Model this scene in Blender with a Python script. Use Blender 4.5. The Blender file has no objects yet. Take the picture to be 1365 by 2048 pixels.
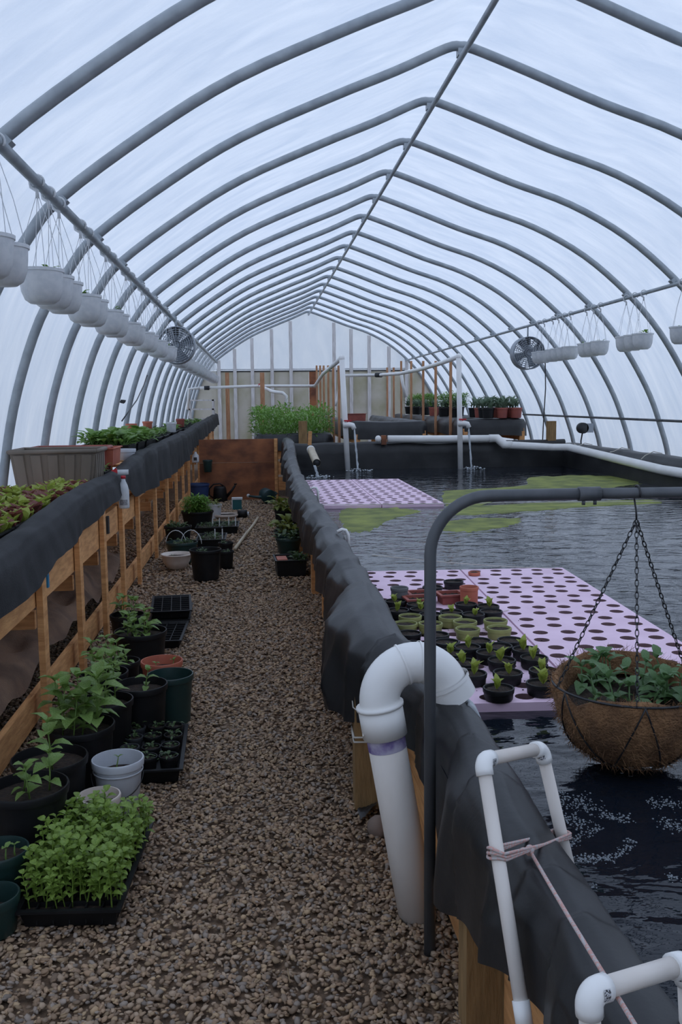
import bpy, math, random
import numpy as np
from mathutils import Vector, Matrix, noise
random.seed(7)
PI = math.pi
scene = bpy.context.scene
COL = scene.collection

# ------------------------------------------------------------------ camera
FPX, PITCH, YAW, ROLL, CAMH = 1850.0, 0.1186, 0.0893, -0.01, 1.55
_cy, _sy = math.cos(YAW), math.sin(YAW)
FW = Vector((_sy*math.cos(PITCH), _cy*math.cos(PITCH), -math.sin(PITCH)))
_rt = Vector((_cy, -_sy, 0)); _up = _rt.cross(FW)
RT = _rt*math.cos(ROLL) + _up*math.sin(ROLL)
UP = _up*math.cos(ROLL) - _rt*math.sin(ROLL)
CAM = Vector((0, 0, CAMH))
cam_data = bpy.data.cameras.new('camera'); cam = bpy.data.objects.new('camera', cam_data); COL.objects.link(cam)
cam_data.sensor_width = 36.0; cam_data.lens = FPX/2048*36.0; cam_data.clip_start = 0.05; cam_data.clip_end = 200
m = Matrix.Identity(4)
for i in range(3):
    m[i][0], m[i][1], m[i][2], m[i][3] = RT[i], UP[i], -FW[i], CAM[i]
cam.matrix_world = m
scene.camera = cam

def ray(x, y): return FW + RT*((x-682.5)/FPX) + UP*((1024-y)/FPX)
def at(x, y, X=None, Y=None, Z=None):
    """a pixel's direction followed to the plane X=, Y= or Z= that the thing touches"""
    d = ray(x, y)
    if Z is not None: return CAM + d*((Z-CAMH)/d.z)
    if Y is not None: return CAM + d*(Y/d.y)
    return CAM + d*(X/d.x)

# ------------------------------------------------------------------ light: an overcast sky, seen only through the plastic film
world = bpy.data.worlds.new('overcast_sky'); scene.world = world; world.use_nodes = True
bg = world.node_tree.nodes['Background']
bg.inputs[0].default_value = (0.70, 0.82, 1.0, 1); bg.inputs[1].default_value = 1.30
scene.view_settings.view_transform = 'Standard'; scene.view_settings.look = 'None'
scene.view_settings.exposure = 0.15; scene.view_settings.gamma = 1.0; scene.view_settings.use_curve_mapping = False
try:
    scene.cycles.use_denoising = True
    scene.cycles.caustics_reflective = False; scene.cycles.caustics_refractive = False
    scene.cycles.max_bounces = 8; scene.cycles.diffuse_bounces = 4
except Exception: pass

# ------------------------------------------------------------------ materials
MATS = {}
def mat(name, col, rough=0.6, col2=None, scale=8.0, stretch=(1,1,1), bump=0.0, bscale=40.0, metal=0.0, spec=0.5, detail=4.0, contrast=(0.35,0.65), coat=0.0):
    M = bpy.data.materials.new(name); M.use_nodes = True; nt = M.node_tree; N = nt.nodes; L = nt.links
    b = N['Principled BSDF']
    b.inputs['Base Color'].default_value = (*col, 1); b.inputs['Roughness'].default_value = rough
    b.inputs['Metallic'].default_value = metal; b.inputs['Specular IOR Level'].default_value = spec
    tc = N.new('ShaderNodeTexCoord'); mp = N.new('ShaderNodeMapping'); mp.inputs['Scale'].default_value = stretch
    L.new(tc.outputs['Object'], mp.inputs['Vector'])
    if col2 is not None:
        nz = N.new('ShaderNodeTexNoise'); nz.inputs['Scale'].default_value = scale; nz.inputs['Detail'].default_value = detail
        L.new(mp.outputs['Vector'], nz.inputs['Vector'])
        cr = N.new('ShaderNodeValToRGB'); cr.color_ramp.elements[0].position = contrast[0]; cr.color_ramp.elements[1].position = contrast[1]
        cr.color_ramp.elements[0].color = (*col, 1); cr.color_ramp.elements[1].color = (*col2, 1)
        L.new(nz.outputs['Fac'], cr.inputs['Fac']); L.new(cr.outputs['Color'], b.inputs['Base Color'])
    if bump > 0:
        nb = N.new('ShaderNodeTexNoise'); nb.inputs['Scale'].default_value = bscale; nb.inputs['Detail'].default_value = 3.0
        L.new(mp.outputs['Vector'], nb.inputs['Vector'])
        bp = N.new('ShaderNodeBump'); bp.inputs['Strength'].default_value = bump; bp.inputs['Distance'].default_value = 0.01
        L.new(nb.outputs['Fac'], bp.inputs['Height']); L.new(bp.outputs['Normal'], b.inputs['Normal'])
    MATS[name] = M
    return M

def leafmat(name, col, col2, trans=0.35):
    M = mat(name, col, 0.45, col2, 25.0, bump=0.15, bscale=120, contrast=(0.4,0.62))
    nt = M.node_tree; N = nt.nodes; L = nt.links; b = N['Principled BSDF']
    tr = N.new('ShaderNodeBsdfTranslucent'); mx = N.new('ShaderNodeMixShader'); mx.inputs[0].default_value = trans
    src = b.inputs['Base Color'].links[0].from_socket
    L.new(src, tr.inputs['Color']); L.new(b.outputs[0], mx.inputs[1]); L.new(tr.outputs[0], mx.inputs[2])
    L.new(mx.outputs[0], N['Material Output'].inputs['Surface'])
    return M

def film_material():
    M = bpy.data.materials.new('plastic_film'); M.use_nodes = True; nt = M.node_tree; N = nt.nodes; L = nt.links
    N.remove(N['Principled BSDF'])
    tc = N.new('ShaderNodeTexCoord'); mp = N.new('ShaderNodeMapping'); mp.inputs['Scale'].default_value = (1.0, 3.0, 0.5)
    L.new(tc.outputs['Object'], mp.inputs['Vector'])
    nz = N.new('ShaderNodeTexNoise'); nz.inputs['Scale'].default_value = 1.9; nz.inputs['Detail'].default_value = 7; nz.inputs['Distortion'].default_value = 0.6
    L.new(mp.outputs['Vector'], nz.inputs['Vector'])
    cr = N.new('ShaderNodeValToRGB'); cr.color_ramp.elements[0].position = 0.3; cr.color_ramp.elements[1].position = 0.75
    cr.color_ramp.elements[0].color = (0.64, 0.67, 0.745, 1); cr.color_ramp.elements[1].color = (0.80, 0.80, 0.84, 1)
    L.new(nz.outputs['Fac'], cr.inputs['Fac'])
    n2 = N.new('ShaderNodeTexNoise'); n2.inputs['Scale'].default_value = 5.0; n2.inputs['Detail'].default_value = 3
    L.new(mp.outputs['Vector'], n2.inputs['Vector'])
    bp = N.new('ShaderNodeBump'); bp.inputs['Strength'].default_value = 0.35; bp.inputs['Distance'].default_value = 0.05
    L.new(n2.outputs['Fac'], bp.inputs['Height'])
    t = N.new('ShaderNodeBsdfTranslucent'); d = N.new('ShaderNodeBsdfDiffuse'); mx = N.new('ShaderNodeMixShader'); mx.inputs[0].default_value = 0.18
    L.new(cr.outputs['Color'], t.inputs['Color']); L.new(bp.outputs['Normal'], t.inputs['Normal'])
    d.inputs['Color'].default_value = (0.75, 0.78, 0.84, 1)
    L.new(t.outputs[0], mx.inputs[1]); L.new(d.outputs[0], mx.inputs[2]); L.new(mx.outputs[0], N['Material Output'].inputs['Surface'])
    MATS['film'] = M; return M

def water_material():
    M = bpy.data.materials.new('dark_water'); M.use_nodes = True; nt = M.node_tree; N = nt.nodes; L = nt.links
    b = N['Principled BSDF']; b.inputs['Base Color'].default_value = (0.008, 0.011, 0.017, 1); b.inputs['Roughness'].default_value = 0.03
    b.inputs['IOR'].default_value = 1.33
    tc = N.new('ShaderNodeTexCoord'); mp = N.new('ShaderNodeMapping'); mp.inputs['Scale'].default_value = (1.0, 1.6, 1.0)
    L.new(tc.outputs['Object'], mp.inputs['Vector'])
    n1 = N.new('ShaderNodeTexNoise'); n1.inputs['Scale'].default_value = 4.2; n1.inputs['Detail'].default_value = 2.0; n1.inputs['Distortion'].default_value = 0.8
    n2 = N.new('ShaderNodeTexNoise'); n2.inputs['Scale'].default_value = 26; n2.inputs['Detail'].default_value = 2.0
    L.new(mp.outputs['Vector'], n1.inputs['Vector']); L.new(mp.outputs['Vector'], n2.inputs['Vector'])
    mu = N.new('ShaderNodeMath'); mu.operation = 'MULTIPLY_ADD'; mu.inputs[1].default_value = 0.10
    L.new(n2.outputs['Fac'], mu.inputs[0]); L.new(n1.outputs['Fac'], mu.inputs[2])
    bp = N.new('ShaderNodeBump'); bp.inputs['Strength'].default_value = 0.55; bp.inputs['Distance'].default_value = 0.022
    L.new(mu.outputs[0], bp.inputs['Height']); L.new(bp.outputs['Normal'], b.inputs['Normal'])
    MATS['water'] = M; return M

def attr_material(name, rough=0.7, bump=0.3):
    M = bpy.data.materials.new(name); M.use_nodes = True; nt = M.node_tree; N = nt.nodes; L = nt.links
    a = N.new('ShaderNodeAttribute'); a.attribute_name = 'tint'; b = N['Principled BSDF']; b.inputs['Roughness'].default_value = rough
    L.new(a.outputs['Color'], b.inputs['Base Color']); MATS[name] = M; return M

def clear_material():
    M = bpy.data.materials.new('falling_water'); M.use_nodes = True; b = M.node_tree.nodes['Principled BSDF']
    b.inputs['Base Color'].default_value = (0.85, 0.9, 0.95, 1); b.inputs['Roughness'].default_value = 0.12
    b.inputs['Transmission Weight'].default_value = 0.25; b.inputs['IOR'].default_value = 1.33; MATS['falling'] = M

def print_material():
    M = bpy.data.materials.new('printed_stamp'); M.use_nodes = True; nt = M.node_tree; N = nt.nodes; L = nt.links
    b = N['Principled BSDF']; b.inputs['Roughness'].default_value = 0.5
    tc = N.new('ShaderNodeTexCoord'); nz = N.new('ShaderNodeTexNoise'); nz.inputs['Scale'].default_value = 420; nz.inputs['Detail'].default_value = 1
    L.new(tc.outputs['Object'], nz.inputs['Vector']); cr = N.new('ShaderNodeValToRGB')
    cr.color_ramp.elements[0].position = 0.46; cr.color_ramp.elements[1].position = 0.54
    cr.color_ramp.elements[0].color = (0.04, 0.04, 0.045, 1); cr.color_ramp.elements[1].color = (0.55, 0.55, 0.57, 1)
    L.new(nz.outputs['Fac'], cr.inputs['Fac']); L.new(cr.outputs['Color'], b.inputs['Base Color']); MATS['print'] = M

def translucent_plastic():
    leafmat('white_plastic', (0.84,0.85,0.86), (0.76,0.78,0.80), 0.30)
film_material(); water_material(); attr_material('pebble', 0.75); clear_material(); print_material()
mat('galv', (0.39,0.425,0.45), 0.45, (0.30,0.33,0.355), 9, bump=0.05, metal=0.25)
mat('galv_dark', (0.075,0.08,0.088), 0.5, (0.11,0.115,0.125), 14, stretch=(1,1,0.3), metal=0.3)
mat('wood', (0.78,0.40,0.16), 0.7, (0.56,0.26,0.095), 7, (1,1,6), 0.25, 30)
mat('wood_y', (0.78,0.40,0.16), 0.7, (0.56,0.26,0.095), 7, (6,1,6), 0.25, 30)
mat('treated', (0.34,0.205,0.085), 0.75, (0.21,0.125,0.05), 8, (4,4,0.7), 0.3, 30)
mat('stakewood', (0.58,0.30,0.16), 0.75, (0.42,0.20,0.10), 8, (4,4,0.7))
mat('ply_dark', (0.36,0.130,0.052), 0.75, (0.14,0.050,0.026), 3.0, (1,1,1.6), 0.2, 20)
mat('grey_stud', (0.76,0.73,0.72), 0.8, (0.58,0.54,0.52), 6, (4,4,0.6))
mat('endpanel', (0.62,0.57,0.48), 0.85, (0.40,0.37,0.22), 1.6, (1,1,0.8), 0.15, 10, contrast=(0.42,0.75))
mat('pvc', (0.90,0.89,0.87), 0.35, (0.84,0.82,0.79), 5)
mat('pvc_dirty', (0.80,0.75,0.70), 0.45, (0.68,0.61,0.55), 4, (1,1,0.5))
mat('pvc_beige', (0.55,0.47,0.34), 0.45, (0.44,0.36,0.25), 6)
mat('purple_primer', (0.13,0.08,0.28), 0.5, (0.50,0.46,0.58), 22)
mat('liner', (0.011,0.0115,0.013), 0.42, (0.022,0.022,0.024), 5, bump=0.10, bscale=30, spec=0.5)
mat('fabric', (0.020,0.0205,0.022), 0.75, (0.036,0.0365,0.039), 7, bump=0.2, bscale=180, spec=0.3)
mat('foam_pink', (0.90,0.66,0.80), 0.65, (0.80,0.57,0.70), 5, bump=0.05, bscale=60)
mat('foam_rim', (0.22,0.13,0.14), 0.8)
mat('black_plastic', (0.006,0.006,0.007), 0.5, (0.010,0.010,0.011), 12, spec=0.3)
mat('green_plastic', (0.010,0.030,0.028), 0.4, (0.014,0.04,0.036), 10)
mat('terracotta', (0.52,0.15,0.085), 0.6, (0.42,0.11,0.065), 9)
mat('redbrown', (0.34,0.085,0.06), 0.6, (0.24,0.06,0.05), 8)
translucent_plastic()
mat('bucket_white', (0.58,0.60,0.64), 0.45, (0.47,0.49,0.53), 5)
mat('cream', (0.78,0.68,0.60), 0.5, (0.66,0.56,0.49), 6)
mat('tote', (0.22,0.18,0.145), 0.7, (0.165,0.135,0.105), 4, (1,1,0.4))
mat('soil', (0.018,0.012,0.009), 0.95, (0.045,0.028,0.018), 60, bump=0.8, bscale=90)
mat('yellow_green_pot', (0.30,0.31,0.10), 0.6, (0.22,0.23,0.08), 15)
mat('grey_pot', (0.13,0.135,0.14), 0.6)
mat('burlap', (0.23,0.14,0.09), 0.95, (0.13,0.08,0.055), 6, bump=0.4, bscale=120)
mat('coir', (0.30,0.155,0.07), 0.95, (0.15,0.075,0.035), 12, bump=0.9, bscale=150)
mat('black_wire', (0.012,0.012,0.014), 0.4)
mat('teal', (0.01,0.10,0.11), 0.45); mat('teal_dark', (0.008,0.04,0.045), 0.45); mat('blue', (0.02,0.045,0.14), 0.5)
mat('bright_blue', (0.02,0.22,0.42), 0.5); mat('red', (0.50,0.02,0.03), 0.4); mat('dark_grey', (0.03,0.032,0.035), 0.6)
mat('fan_grey', (0.33,0.36,0.40), 0.45, metal=0.3)
mat('string', (0.62,0.58,0.52), 0.8); mat('rope', (0.58,0.32,0.28), 0.8, (0.50,0.46,0.45), 160, contrast=(0.45,0.55))
mat('straw', (0.36,0.25,0.13), 0.8); mat('rock', (0.28,0.20,0.16), 0.8, (0.17,0.125,0.10), 10, bump=0.4, bscale=20)
mat('algae', (0.26,0.29,0.06), 0.8, (0.12,0.145,0.035), 5, bump=0.4, bscale=60)
mat('bubble', (0.16,0.18,0.20), 0.12, spec=0.9)
mat('ground_out', (0.30,0.28,0.22), 0.95, (0.38,0.36,0.28), 0.8)
mat('gravel_base', (0.26,0.165,0.100), 0.9, (0.08,0.052,0.034), 45, bump=0.9, bscale=60, contrast=(0.3,0.7))
leafmat('basil', (0.17,0.29,0.06), (0.28,0.41,0.12)); leafmat('basil_young', (0.20,0.31,0.05), (0.28,0.40,0.075))
leafmat('kale', (0.15,0.30,0.06), (0.25,0.40,0.10)); leafmat('lettuce_green', (0.34,0.42,0.07), (0.45,0.50,0.11))
leafmat('lettuce_red', (0.30,0.11,0.08), (0.19,0.06,0.055)); leafmat('herb', (0.17,0.34,0.06), (0.26,0.44,0.10))
leafmat('dull_leaf', (0.07,0.12,0.04), (0.11,0.17,0.06)); leafmat('grey_leaf', (0.17,0.25,0.16), (0.24,0.31,0.22))
leafmat('yellow_leaf', (0.24,0.26,0.05), (0.17,0.22,0.04)); leafmat('basket_leaf', (0.10,0.20,0.07), (0.16,0.27,0.11))

# ------------------------------------------------------------------ mesh helpers
class MB:
    def __init__(s): s.v = []; s.f = []
    def add(s, v, f):
        o = len(s.v); s.v += [tuple(p) for p in v]; s.f += [tuple(o+i for i in q) for q in f]; return s
    def box(s, c, d, R=None):
        x, y, z = d[0]/2, d[1]/2, d[2]/2
        p = [Vector((a*x, b*y, e*z)) for e in (-1,1) for b in (-1,1) for a in (-1,1)]
        if R is not None: p = [R @ q for q in p]
        p = [q + Vector(c) for q in p]
        return s.add(p, [(0,2,3,1),(4,5,7,6),(0,1,5,4),(2,6,7,3),(0,4,6,2),(1,3,7,5)])
    def beam(s, a, b, w, h):
        a, b = Vector(a), Vector(b); d = b-a; q = d.to_track_quat('Y','Z').to_matrix()
        return s.box((a+b)/2, (w, d.length, h), q)
    def tube(s, pts, r, n=8, cap=True, flat=1.0):
        pts = [Vector(p) for p in pts]; k = len(pts)
        rs = r if isinstance(r, (list, tuple)) else [r]*k
        tan = []
        for i in range(k):
            t = pts[min(i+1,k-1)] - pts[max(i-1,0)]
            tan.append(t.normalized() if t.length > 1e-9 else Vector((0,0,1)))
        a = Vector((0,0,1)) if abs(tan[0].z) < 0.9 else Vector((1,0,0))
        u = (a - tan[0]*a.dot(tan[0])).normalized()
        v = []; f = []
        for i in range(k):
            u = (u - tan[i]*u.dot(tan[i]));  u = u.normalized() if u.length > 1e-6 else tan[i].orthogonal().normalized()
            w = tan[i].cross(u)
            for j in range(n):
                an = 2*PI*j/n; v.append(pts[i] + (u*math.cos(an) + w*math.sin(an)*flat)*rs[i])
        for i in range(k-1):
            for j in range(n):
                f.append((i*n+j, i*n+(j+1)%n, (i+1)*n+(j+1)%n, (i+1)*n+j))
        if cap:
            f.append(tuple(range(n-1,-1,-1))); f.append(tuple((k-1)*n+j for j in range(n)))
        return s.add(v, f)
    def lathe(s, prof, c=(0,0,0), n=24, jit=0.0):
        v = []; f = []; c = Vector(c); k = len(prof)
        for (r, z) in prof:
            for j in range(n):
                a = 2*PI*j/n; q = r*(1+jit*noise.noise((math.cos(a)*3+c.x*7, math.sin(a)*3+c.y*7, z*9)))
                v.append(c + Vector((q*math.cos(a), q*math.sin(a), z)))
        for i in range(k-1):
            for j in range(n):
                f.append((i*n+j, i*n+(j+1)%n, (i+1)*n+(j+1)%n, (i+1)*n+j))
        return s.add(v, f)
    def grid(s, fn, nu, nv):
        v = [fn(i/nu, j/nv) for i in range(nu+1) for j in range(nv+1)]
        f = [(i*(nv+1)+j, (i+1)*(nv+1)+j, (i+1)*(nv+1)+j+1, i*(nv+1)+j+1) for i in range(nu) for j in range(nv)]
        return s.add(v, f)
    def blob(s, c, r, nu=6, nv=8):
        c = Vector(c); v = [c+Vector((0,0,-r[2]))]; f = []
        for i in range(1, nu):
            a = -PI/2 + PI*i/nu
            for j in range(nv):
                b = 2*PI*j/nv; v.append(c+Vector((r[0]*math.cos(a)*math.cos(b), r[1]*math.cos(a)*math.sin(b), r[2]*math.sin(a))))
        v.append(c+Vector((0,0,r[2]))); L = len(v)-1
        for j in range(nv):
            f.append((0, 1+(j+1)%nv, 1+j)); f.append((L, L-nv+j, L-nv+(j+1)%nv))
        for i in range(nu-2):
            for j in range(nv):
                a = 1+i*nv; f.append((a+j, a+(j+1)%nv, a+nv+(j+1)%nv, a+nv+j))
        return s.add(v, f)
    def leaf(s, base, d, length, width, up=Vector((0,0,1)), droop=0.25, fold=0.18):
        """a leaf with a folded midrib that arches over along direction d"""
        d = Vector(d).normalized(); side = d.cross(up)
        side = side.normalized() if side.length > 1e-4 else Vector((1,0,0))
        nrm = side.cross(d); base = Vector(base)
        def mid(t): return base + d*(length*t) + nrm*(length*(0.12*math.sin(t*PI) - droop*t*t))
        v = [mid(0)]
        for t, w in ((0.28, 0.86), (0.60, 1.0), (0.84, 0.55)):
            c = mid(t); h = nrm*(fold*width*w)
            v += [c, c - side*(width/2*w) + h, c + side*(width/2*w) + h]
        v.append(mid(1.0))
        return s.add(v, [(0,1,2),(0,3,1),(1,4,5,2),(1,3,6,4),(4,7,8,5),(4,6,9,7),(7,10,8),(7,9,10)])
    def mesh(s, name, m, smooth=True):
        me = bpy.data.meshes.new(name); me.from_pydata(s.v, [], s.f)
        if m: me.materials.append(MATS[m])
        if smooth: me.polygons.foreach_set('use_smooth', [True]*len(me.polygons))
        me.update(); return me
    def build(s, name, m, parent=None, smooth=True, world=True, auto=None):
        """link as one mesh object; world coordinates are brought into the parent's frame"""
        if parent is not None and world:
            o = wloc(parent); s.v = [(a-o.x, b-o.y, c-o.z) for a, b, c in s.v]
        me = s.mesh(name, m, smooth)
        if auto is not None: sharp(me, auto)
        ob = bpy.data.objects.new(name, me); COL.objects.link(ob); ob.parent = parent
        return ob

def sharp(me, deg):
    try: me.set_sharp_from_angle(angle=math.radians(deg))
    except Exception: pass
def wloc(o):
    v = Vector((0,0,0))
    while o is not None: v += o.location; o = o.parent
    return v
def tag(o, label, cat, group=None, kind=None):
    o['label'] = label; o['category'] = cat
    if group: o['group'] = group
    if kind: o['kind'] = kind
    return o
def thing(name, label, cat, loc=(0,0,0), group=None, rz=0.0, kind=None):
    o = bpy.data.objects.new(name, None); COL.objects.link(o); o.location = loc; o.rotation_euler = (0,0,rz); o.empty_display_size = 0.1
    return tag(o, label, cat, group, kind)
def structure(o): o['kind'] = 'structure'; return o
def inst(name, me, parent, loc=(0,0,0), rot=(0,0,0), sc=1.0):
    o = bpy.data.objects.new(name, me); COL.objects.link(o); o.parent = parent; o.location = loc; o.rotation_euler = rot
    o.scale = (sc,sc,sc) if not isinstance(sc, (tuple, list)) else sc
    return o
def dup(root, loc, rz=0.0, label=None, group=None, sc=None):
    r = root.copy(); COL.objects.link(r); r.location = loc; r.rotation_euler = (0,0,rz)
    if label: r['label'] = label
    if group: r['group'] = group
    if sc: r.scale = (sc,sc,sc)
    for ch in list(root.children):
        c = ch.copy(); COL.objects.link(c); c.parent = r
        for g in list(ch.children):
            d = g.copy(); COL.objects.link(d); d.parent = c
    return r
def lerp(tab, x):
    if x <= tab[0][0]: return tab[0][1]
    for (a, p), (b, q) in zip(tab, tab[1:]):
        if x <= b:
            t = (x-a)/(b-a); t = t*t*(3-2*t); return p+(q-p)*t
    return tab[-1][1]
def nz(x, y=0.0, z=0.0): return noise.noise((x, y, z))
def arc(c, r, a0, a1, n, ax, ay):
    c, ax, ay = Vector(c), Vector(ax), Vector(ay)
    return [c + ax*(r*math.cos(a0+(a1-a0)*i/n)) + ay*(r*math.sin(a0+(a1-a0)*i/n)) for i in range(n+1)]
def U(a, b): return random.uniform(a, b)

# ================================================================== THE SETTING
RX = 1.50                                   # the ridge stands above X = RX
HOOP_Y0, HOOP_S, NH = 6.8424, 1.22, 16
def hoop_y(i): return HOOP_Y0 + HOOP_S*i
HALF_L = [(0,4.06),(-0.10,4.045),(-0.46,3.885),(-0.92,3.70),(-1.57,3.415),(-2.08,3.11),(-2.60,2.735),(-2.80,2.50),(-3.02,2.15),(-3.20,1.65),(-3.31,1.15),(-3.38,0.6),(-3.40,0.0)]
HALF_R = [(0,4.06),(0.10,4.045),(0.50,3.90),(1.05,3.69),(1.665,3.48),(2.25,3.17),(2.757,2.765),(3.10,2.40),(3.36,2.03),(3.60,1.60),(3.75,1.22),(3.88,0.79),(4.00,0.0)]
def smooth_path(P, sub=4):
    out = []
    for i in range(len(P)-1):
        p0, p1, p2, p3 = P[max(i-1,0)], P[i], P[i+1], P[min(i+2,len(P)-1)]
        for k in range(sub):
            t = k/sub
            out.append(tuple(0.5*((2*p1[a]) + (p2[a]-p0[a])*t + (2*p0[a]-5*p1[a]+4*p2[a]-p3[a])*t*t + (3*p1[a]-p0[a]-3*p2[a]+p3[a])*t**3) for a in (0,1)))
    return out + [P[-1]]
ARCH = list(reversed(smooth_path(HALF_L)))[:-1] + smooth_path(HALF_R)      # from the foot at the bench side over the ridge to the other foot
def arch_z(dx):
    for (a, z), (b, w) in zip(ARCH, ARCH[1:]):
        if a <= dx <= b and b > a: return z + (w-z)*(dx-a)/(b-a)
    return 0.0
Y_FRONT, Y_END = -3.4, 26.45
def offset_arch(d):
    out = []
    for i, p in enumerate(ARCH):
        a, b = ARCH[max(i-1,0)], ARCH[min(i+1,len(ARCH)-1)]
        t = Vector((b[0]-a[0], b[1]-a[1])).normalized(); out.append((p[0]-t.y*d, p[1]+t.x*d))
    return out
AF = offset_arch(0.038)

# ground outside and floor
g = MB().grid(lambda u, v: (-60+120*u, -60+140*v, -0.045), 8, 8).build('ground', 'ground_out'); structure(g)
fl = MB().grid(lambda u, v: (RX-3.45+7.5*u, Y_FRONT+(Y_END-Y_FRONT)*v, -0.012+0.006*nz(u*30, v*90)), 40, 160).build('floor', 'gravel_base'); structure(fl)

# gravel: nobody could count it
def make_gravel():
    rng = np.random.default_rng(3)
    t = (1+5**0.5)/2
    iv = np.array([(-1,t,0),(1,t,0),(-1,-t,0),(1,-t,0),(0,-1,t),(0,1,t),(0,-1,-t),(0,1,-t),(t,0,-1),(t,0,1),(-t,0,-1),(-t,0,1)], float)
    iv /= np.linalg.norm(iv[0])
    fa = np.array([(0,11,5),(0,5,1),(0,1,7),(0,7,10),(0,10,11),(1,5,9),(5,11,4),(11,10,2),(10,7,6),(7,1,8),(3,9,4),(3,4,2),(3,2,6),(3,6,8),(3,8,9),(4,9,5),(2,4,11),(6,2,10),(8,6,7),(9,8,1)])
    def band(y0, y1, x0, x1, r, dens):
        n = int((y1-y0)*(x1-x0)/(PI*r*r)*dens)
        return np.column_stack([rng.uniform(x0,x1,n), rng.uniform(y0,y1,n), rng.uniform(0.55,1.35,n)*r])
    P = np.vstack([band(1.9,4.2,-1.35,0.72,0.0095,1.7), band(4.2,7.5,-1.5,0.62,0.0112,1.4), band(7.5,15,-1.6,0.55,0.016,0.95)])
    n = len(P)
    sc = np.column_stack([P[:,2]*rng.uniform(0.9,1.45,n), P[:,2]*rng.uniform(0.6,0.95,n), P[:,2]*rng.uniform(0.30,0.52,n)])
    v = iv[None]*sc[:,None,:]*(1+rng.uniform(-0.16,0.16,(n,12,1)))
    ax = rng.normal(0,0.33,n); az = rng.uniform(0,2*PI,n); ay = rng.normal(0,0.33,n)
    def rot(v, i, j, a):
        c, s = np.cos(a)[:,None], np.sin(a)[:,None]; p, q = v[...,i].copy(), v[...,j].copy()
        v[...,i] = p*c-q*s; v[...,j] = p*s+q*c
    rot(v,1,2,ax); rot(v,0,2,ay); rot(v,0,1,az)
    v += np.column_stack([P[:,0],P[:,1],rng.uniform(-0.003,0.006,n)])[:,None,:]
    F = (fa[None]+12*np.arange(n)[:,None,None]).reshape(-1)
    me = bpy.data.meshes.new('gravel'); me.vertices.add(n*12); me.vertices.foreach_set('co', v.reshape(-1))
    nf = n*20; me.loops.add(nf*3); me.loops.foreach_set('vertex_index', F.astype(np.int32)); me.polygons.add(nf)
    me.polygons.foreach_set('loop_start', np.arange(0,nf*3,3,dtype=np.int32))
    base = np.array([(0.40,0.265,0.165),(0.44,0.315,0.215),(0.32,0.215,0.140),(0.32,0.255,0.205),(0.46,0.315,0.185),(0.37,0.240,0.145)])
    c = base[rng.integers(0,len(base),n)]*rng.uniform(0.56,1.10,(n,1))
    tint = np.ones((n*12,4)); tint[:,:3] = np.repeat(c,12,axis=0)
    at_ = me.attributes.new('tint','FLOAT_COLOR','POINT'); at_.data.foreach_set('color', tint.reshape(-1))
    me.materials.append(MATS['pebble']); me.update(); me.validate()
    o = bpy.data.objects.new('gravel', me); COL.objects.link(o)
    tag(o, 'brown and grey pea gravel covering the greenhouse path', 'gravel', kind='stuff')
make_gravel()

# straw litter on the gravel
s = MB()
for k in range(60):
    x, y = U(-0.35,0.40), U(2.1,9.5); a = U(0,PI); l = U(0.02,0.06)
    s.tube([(x,y,0.017),(x+math.cos(a)*l,y+math.sin(a)*l,0.020)], 0.0013, 4)
o = s.build('straw_litter', 'straw'); tag(o, 'scattered bits of straw on the gravel path', 'straw', kind='stuff')

# plastic film over the hoops (roof and both long walls in one sheet)
NY = 120
def film_pt(u, v):
    k = v*(len(AF)-1); i = min(int(k), len(AF)-2); t = k-i
    x = AF[i][0]+(AF[i+1][0]-AF[i][0])*t; z = AF[i][1]+(AF[i+1][1]-AF[i][1])*t
    y = Y_FRONT+(Y_END-Y_FRONT)*u
    w = 0.018*math.sin(PI*((y-HOOP_Y0)/HOOP_S))**2          # the air between the two layers lifts the sheet between hoops
    n = Vector((x, max(z-1.2,0))); n = n.normalized() if n.length > 0.1 else Vector((0,1))
    return (RX+x+n.x*w, y, z+n.y*w)
o = MB().grid(film_pt, NY, len(AF)-1).build('ceiling', 'film'); structure(o)

# the gable behind the camera: plain film on studs
def gable(name, y, zcut=0.0):
    mb = MB(); top = [(RX+a, y, z) for a, z in AF if z >= zcut]
    vs = []; 
    for p in top: vs += [p, (p[0], y, zcut)]
    f = [(2*i, 2*i+2, 2*i+3, 2*i+1) for i in range(len(top)-1)]
    return mb.add(vs, f).build(name, 'film', smooth=False)
structure(gable('wall_front', Y_FRONT))
wb = structure(thing('wall_back', 'end wall of grey panels below and plastic film above', 'wall', (RX,Y_END,0)))
del wb['label']; del wb['category']
gb = gable('gable_film', Y_END+0.0, 2.45); gb.parent = wb; gb.matrix_parent_inverse = Matrix.Translation((-RX,-Y_END,0))
STUD_PX = [438, 470, 505, 544.5, 582.5, 669, 703, 739, 778.5, 814]
XS = [at(p, 735, Y=Y_END-0.1).x for p in STUD_PX]
XS = [RX-3.40] + XS + [RX+3.99]
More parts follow.
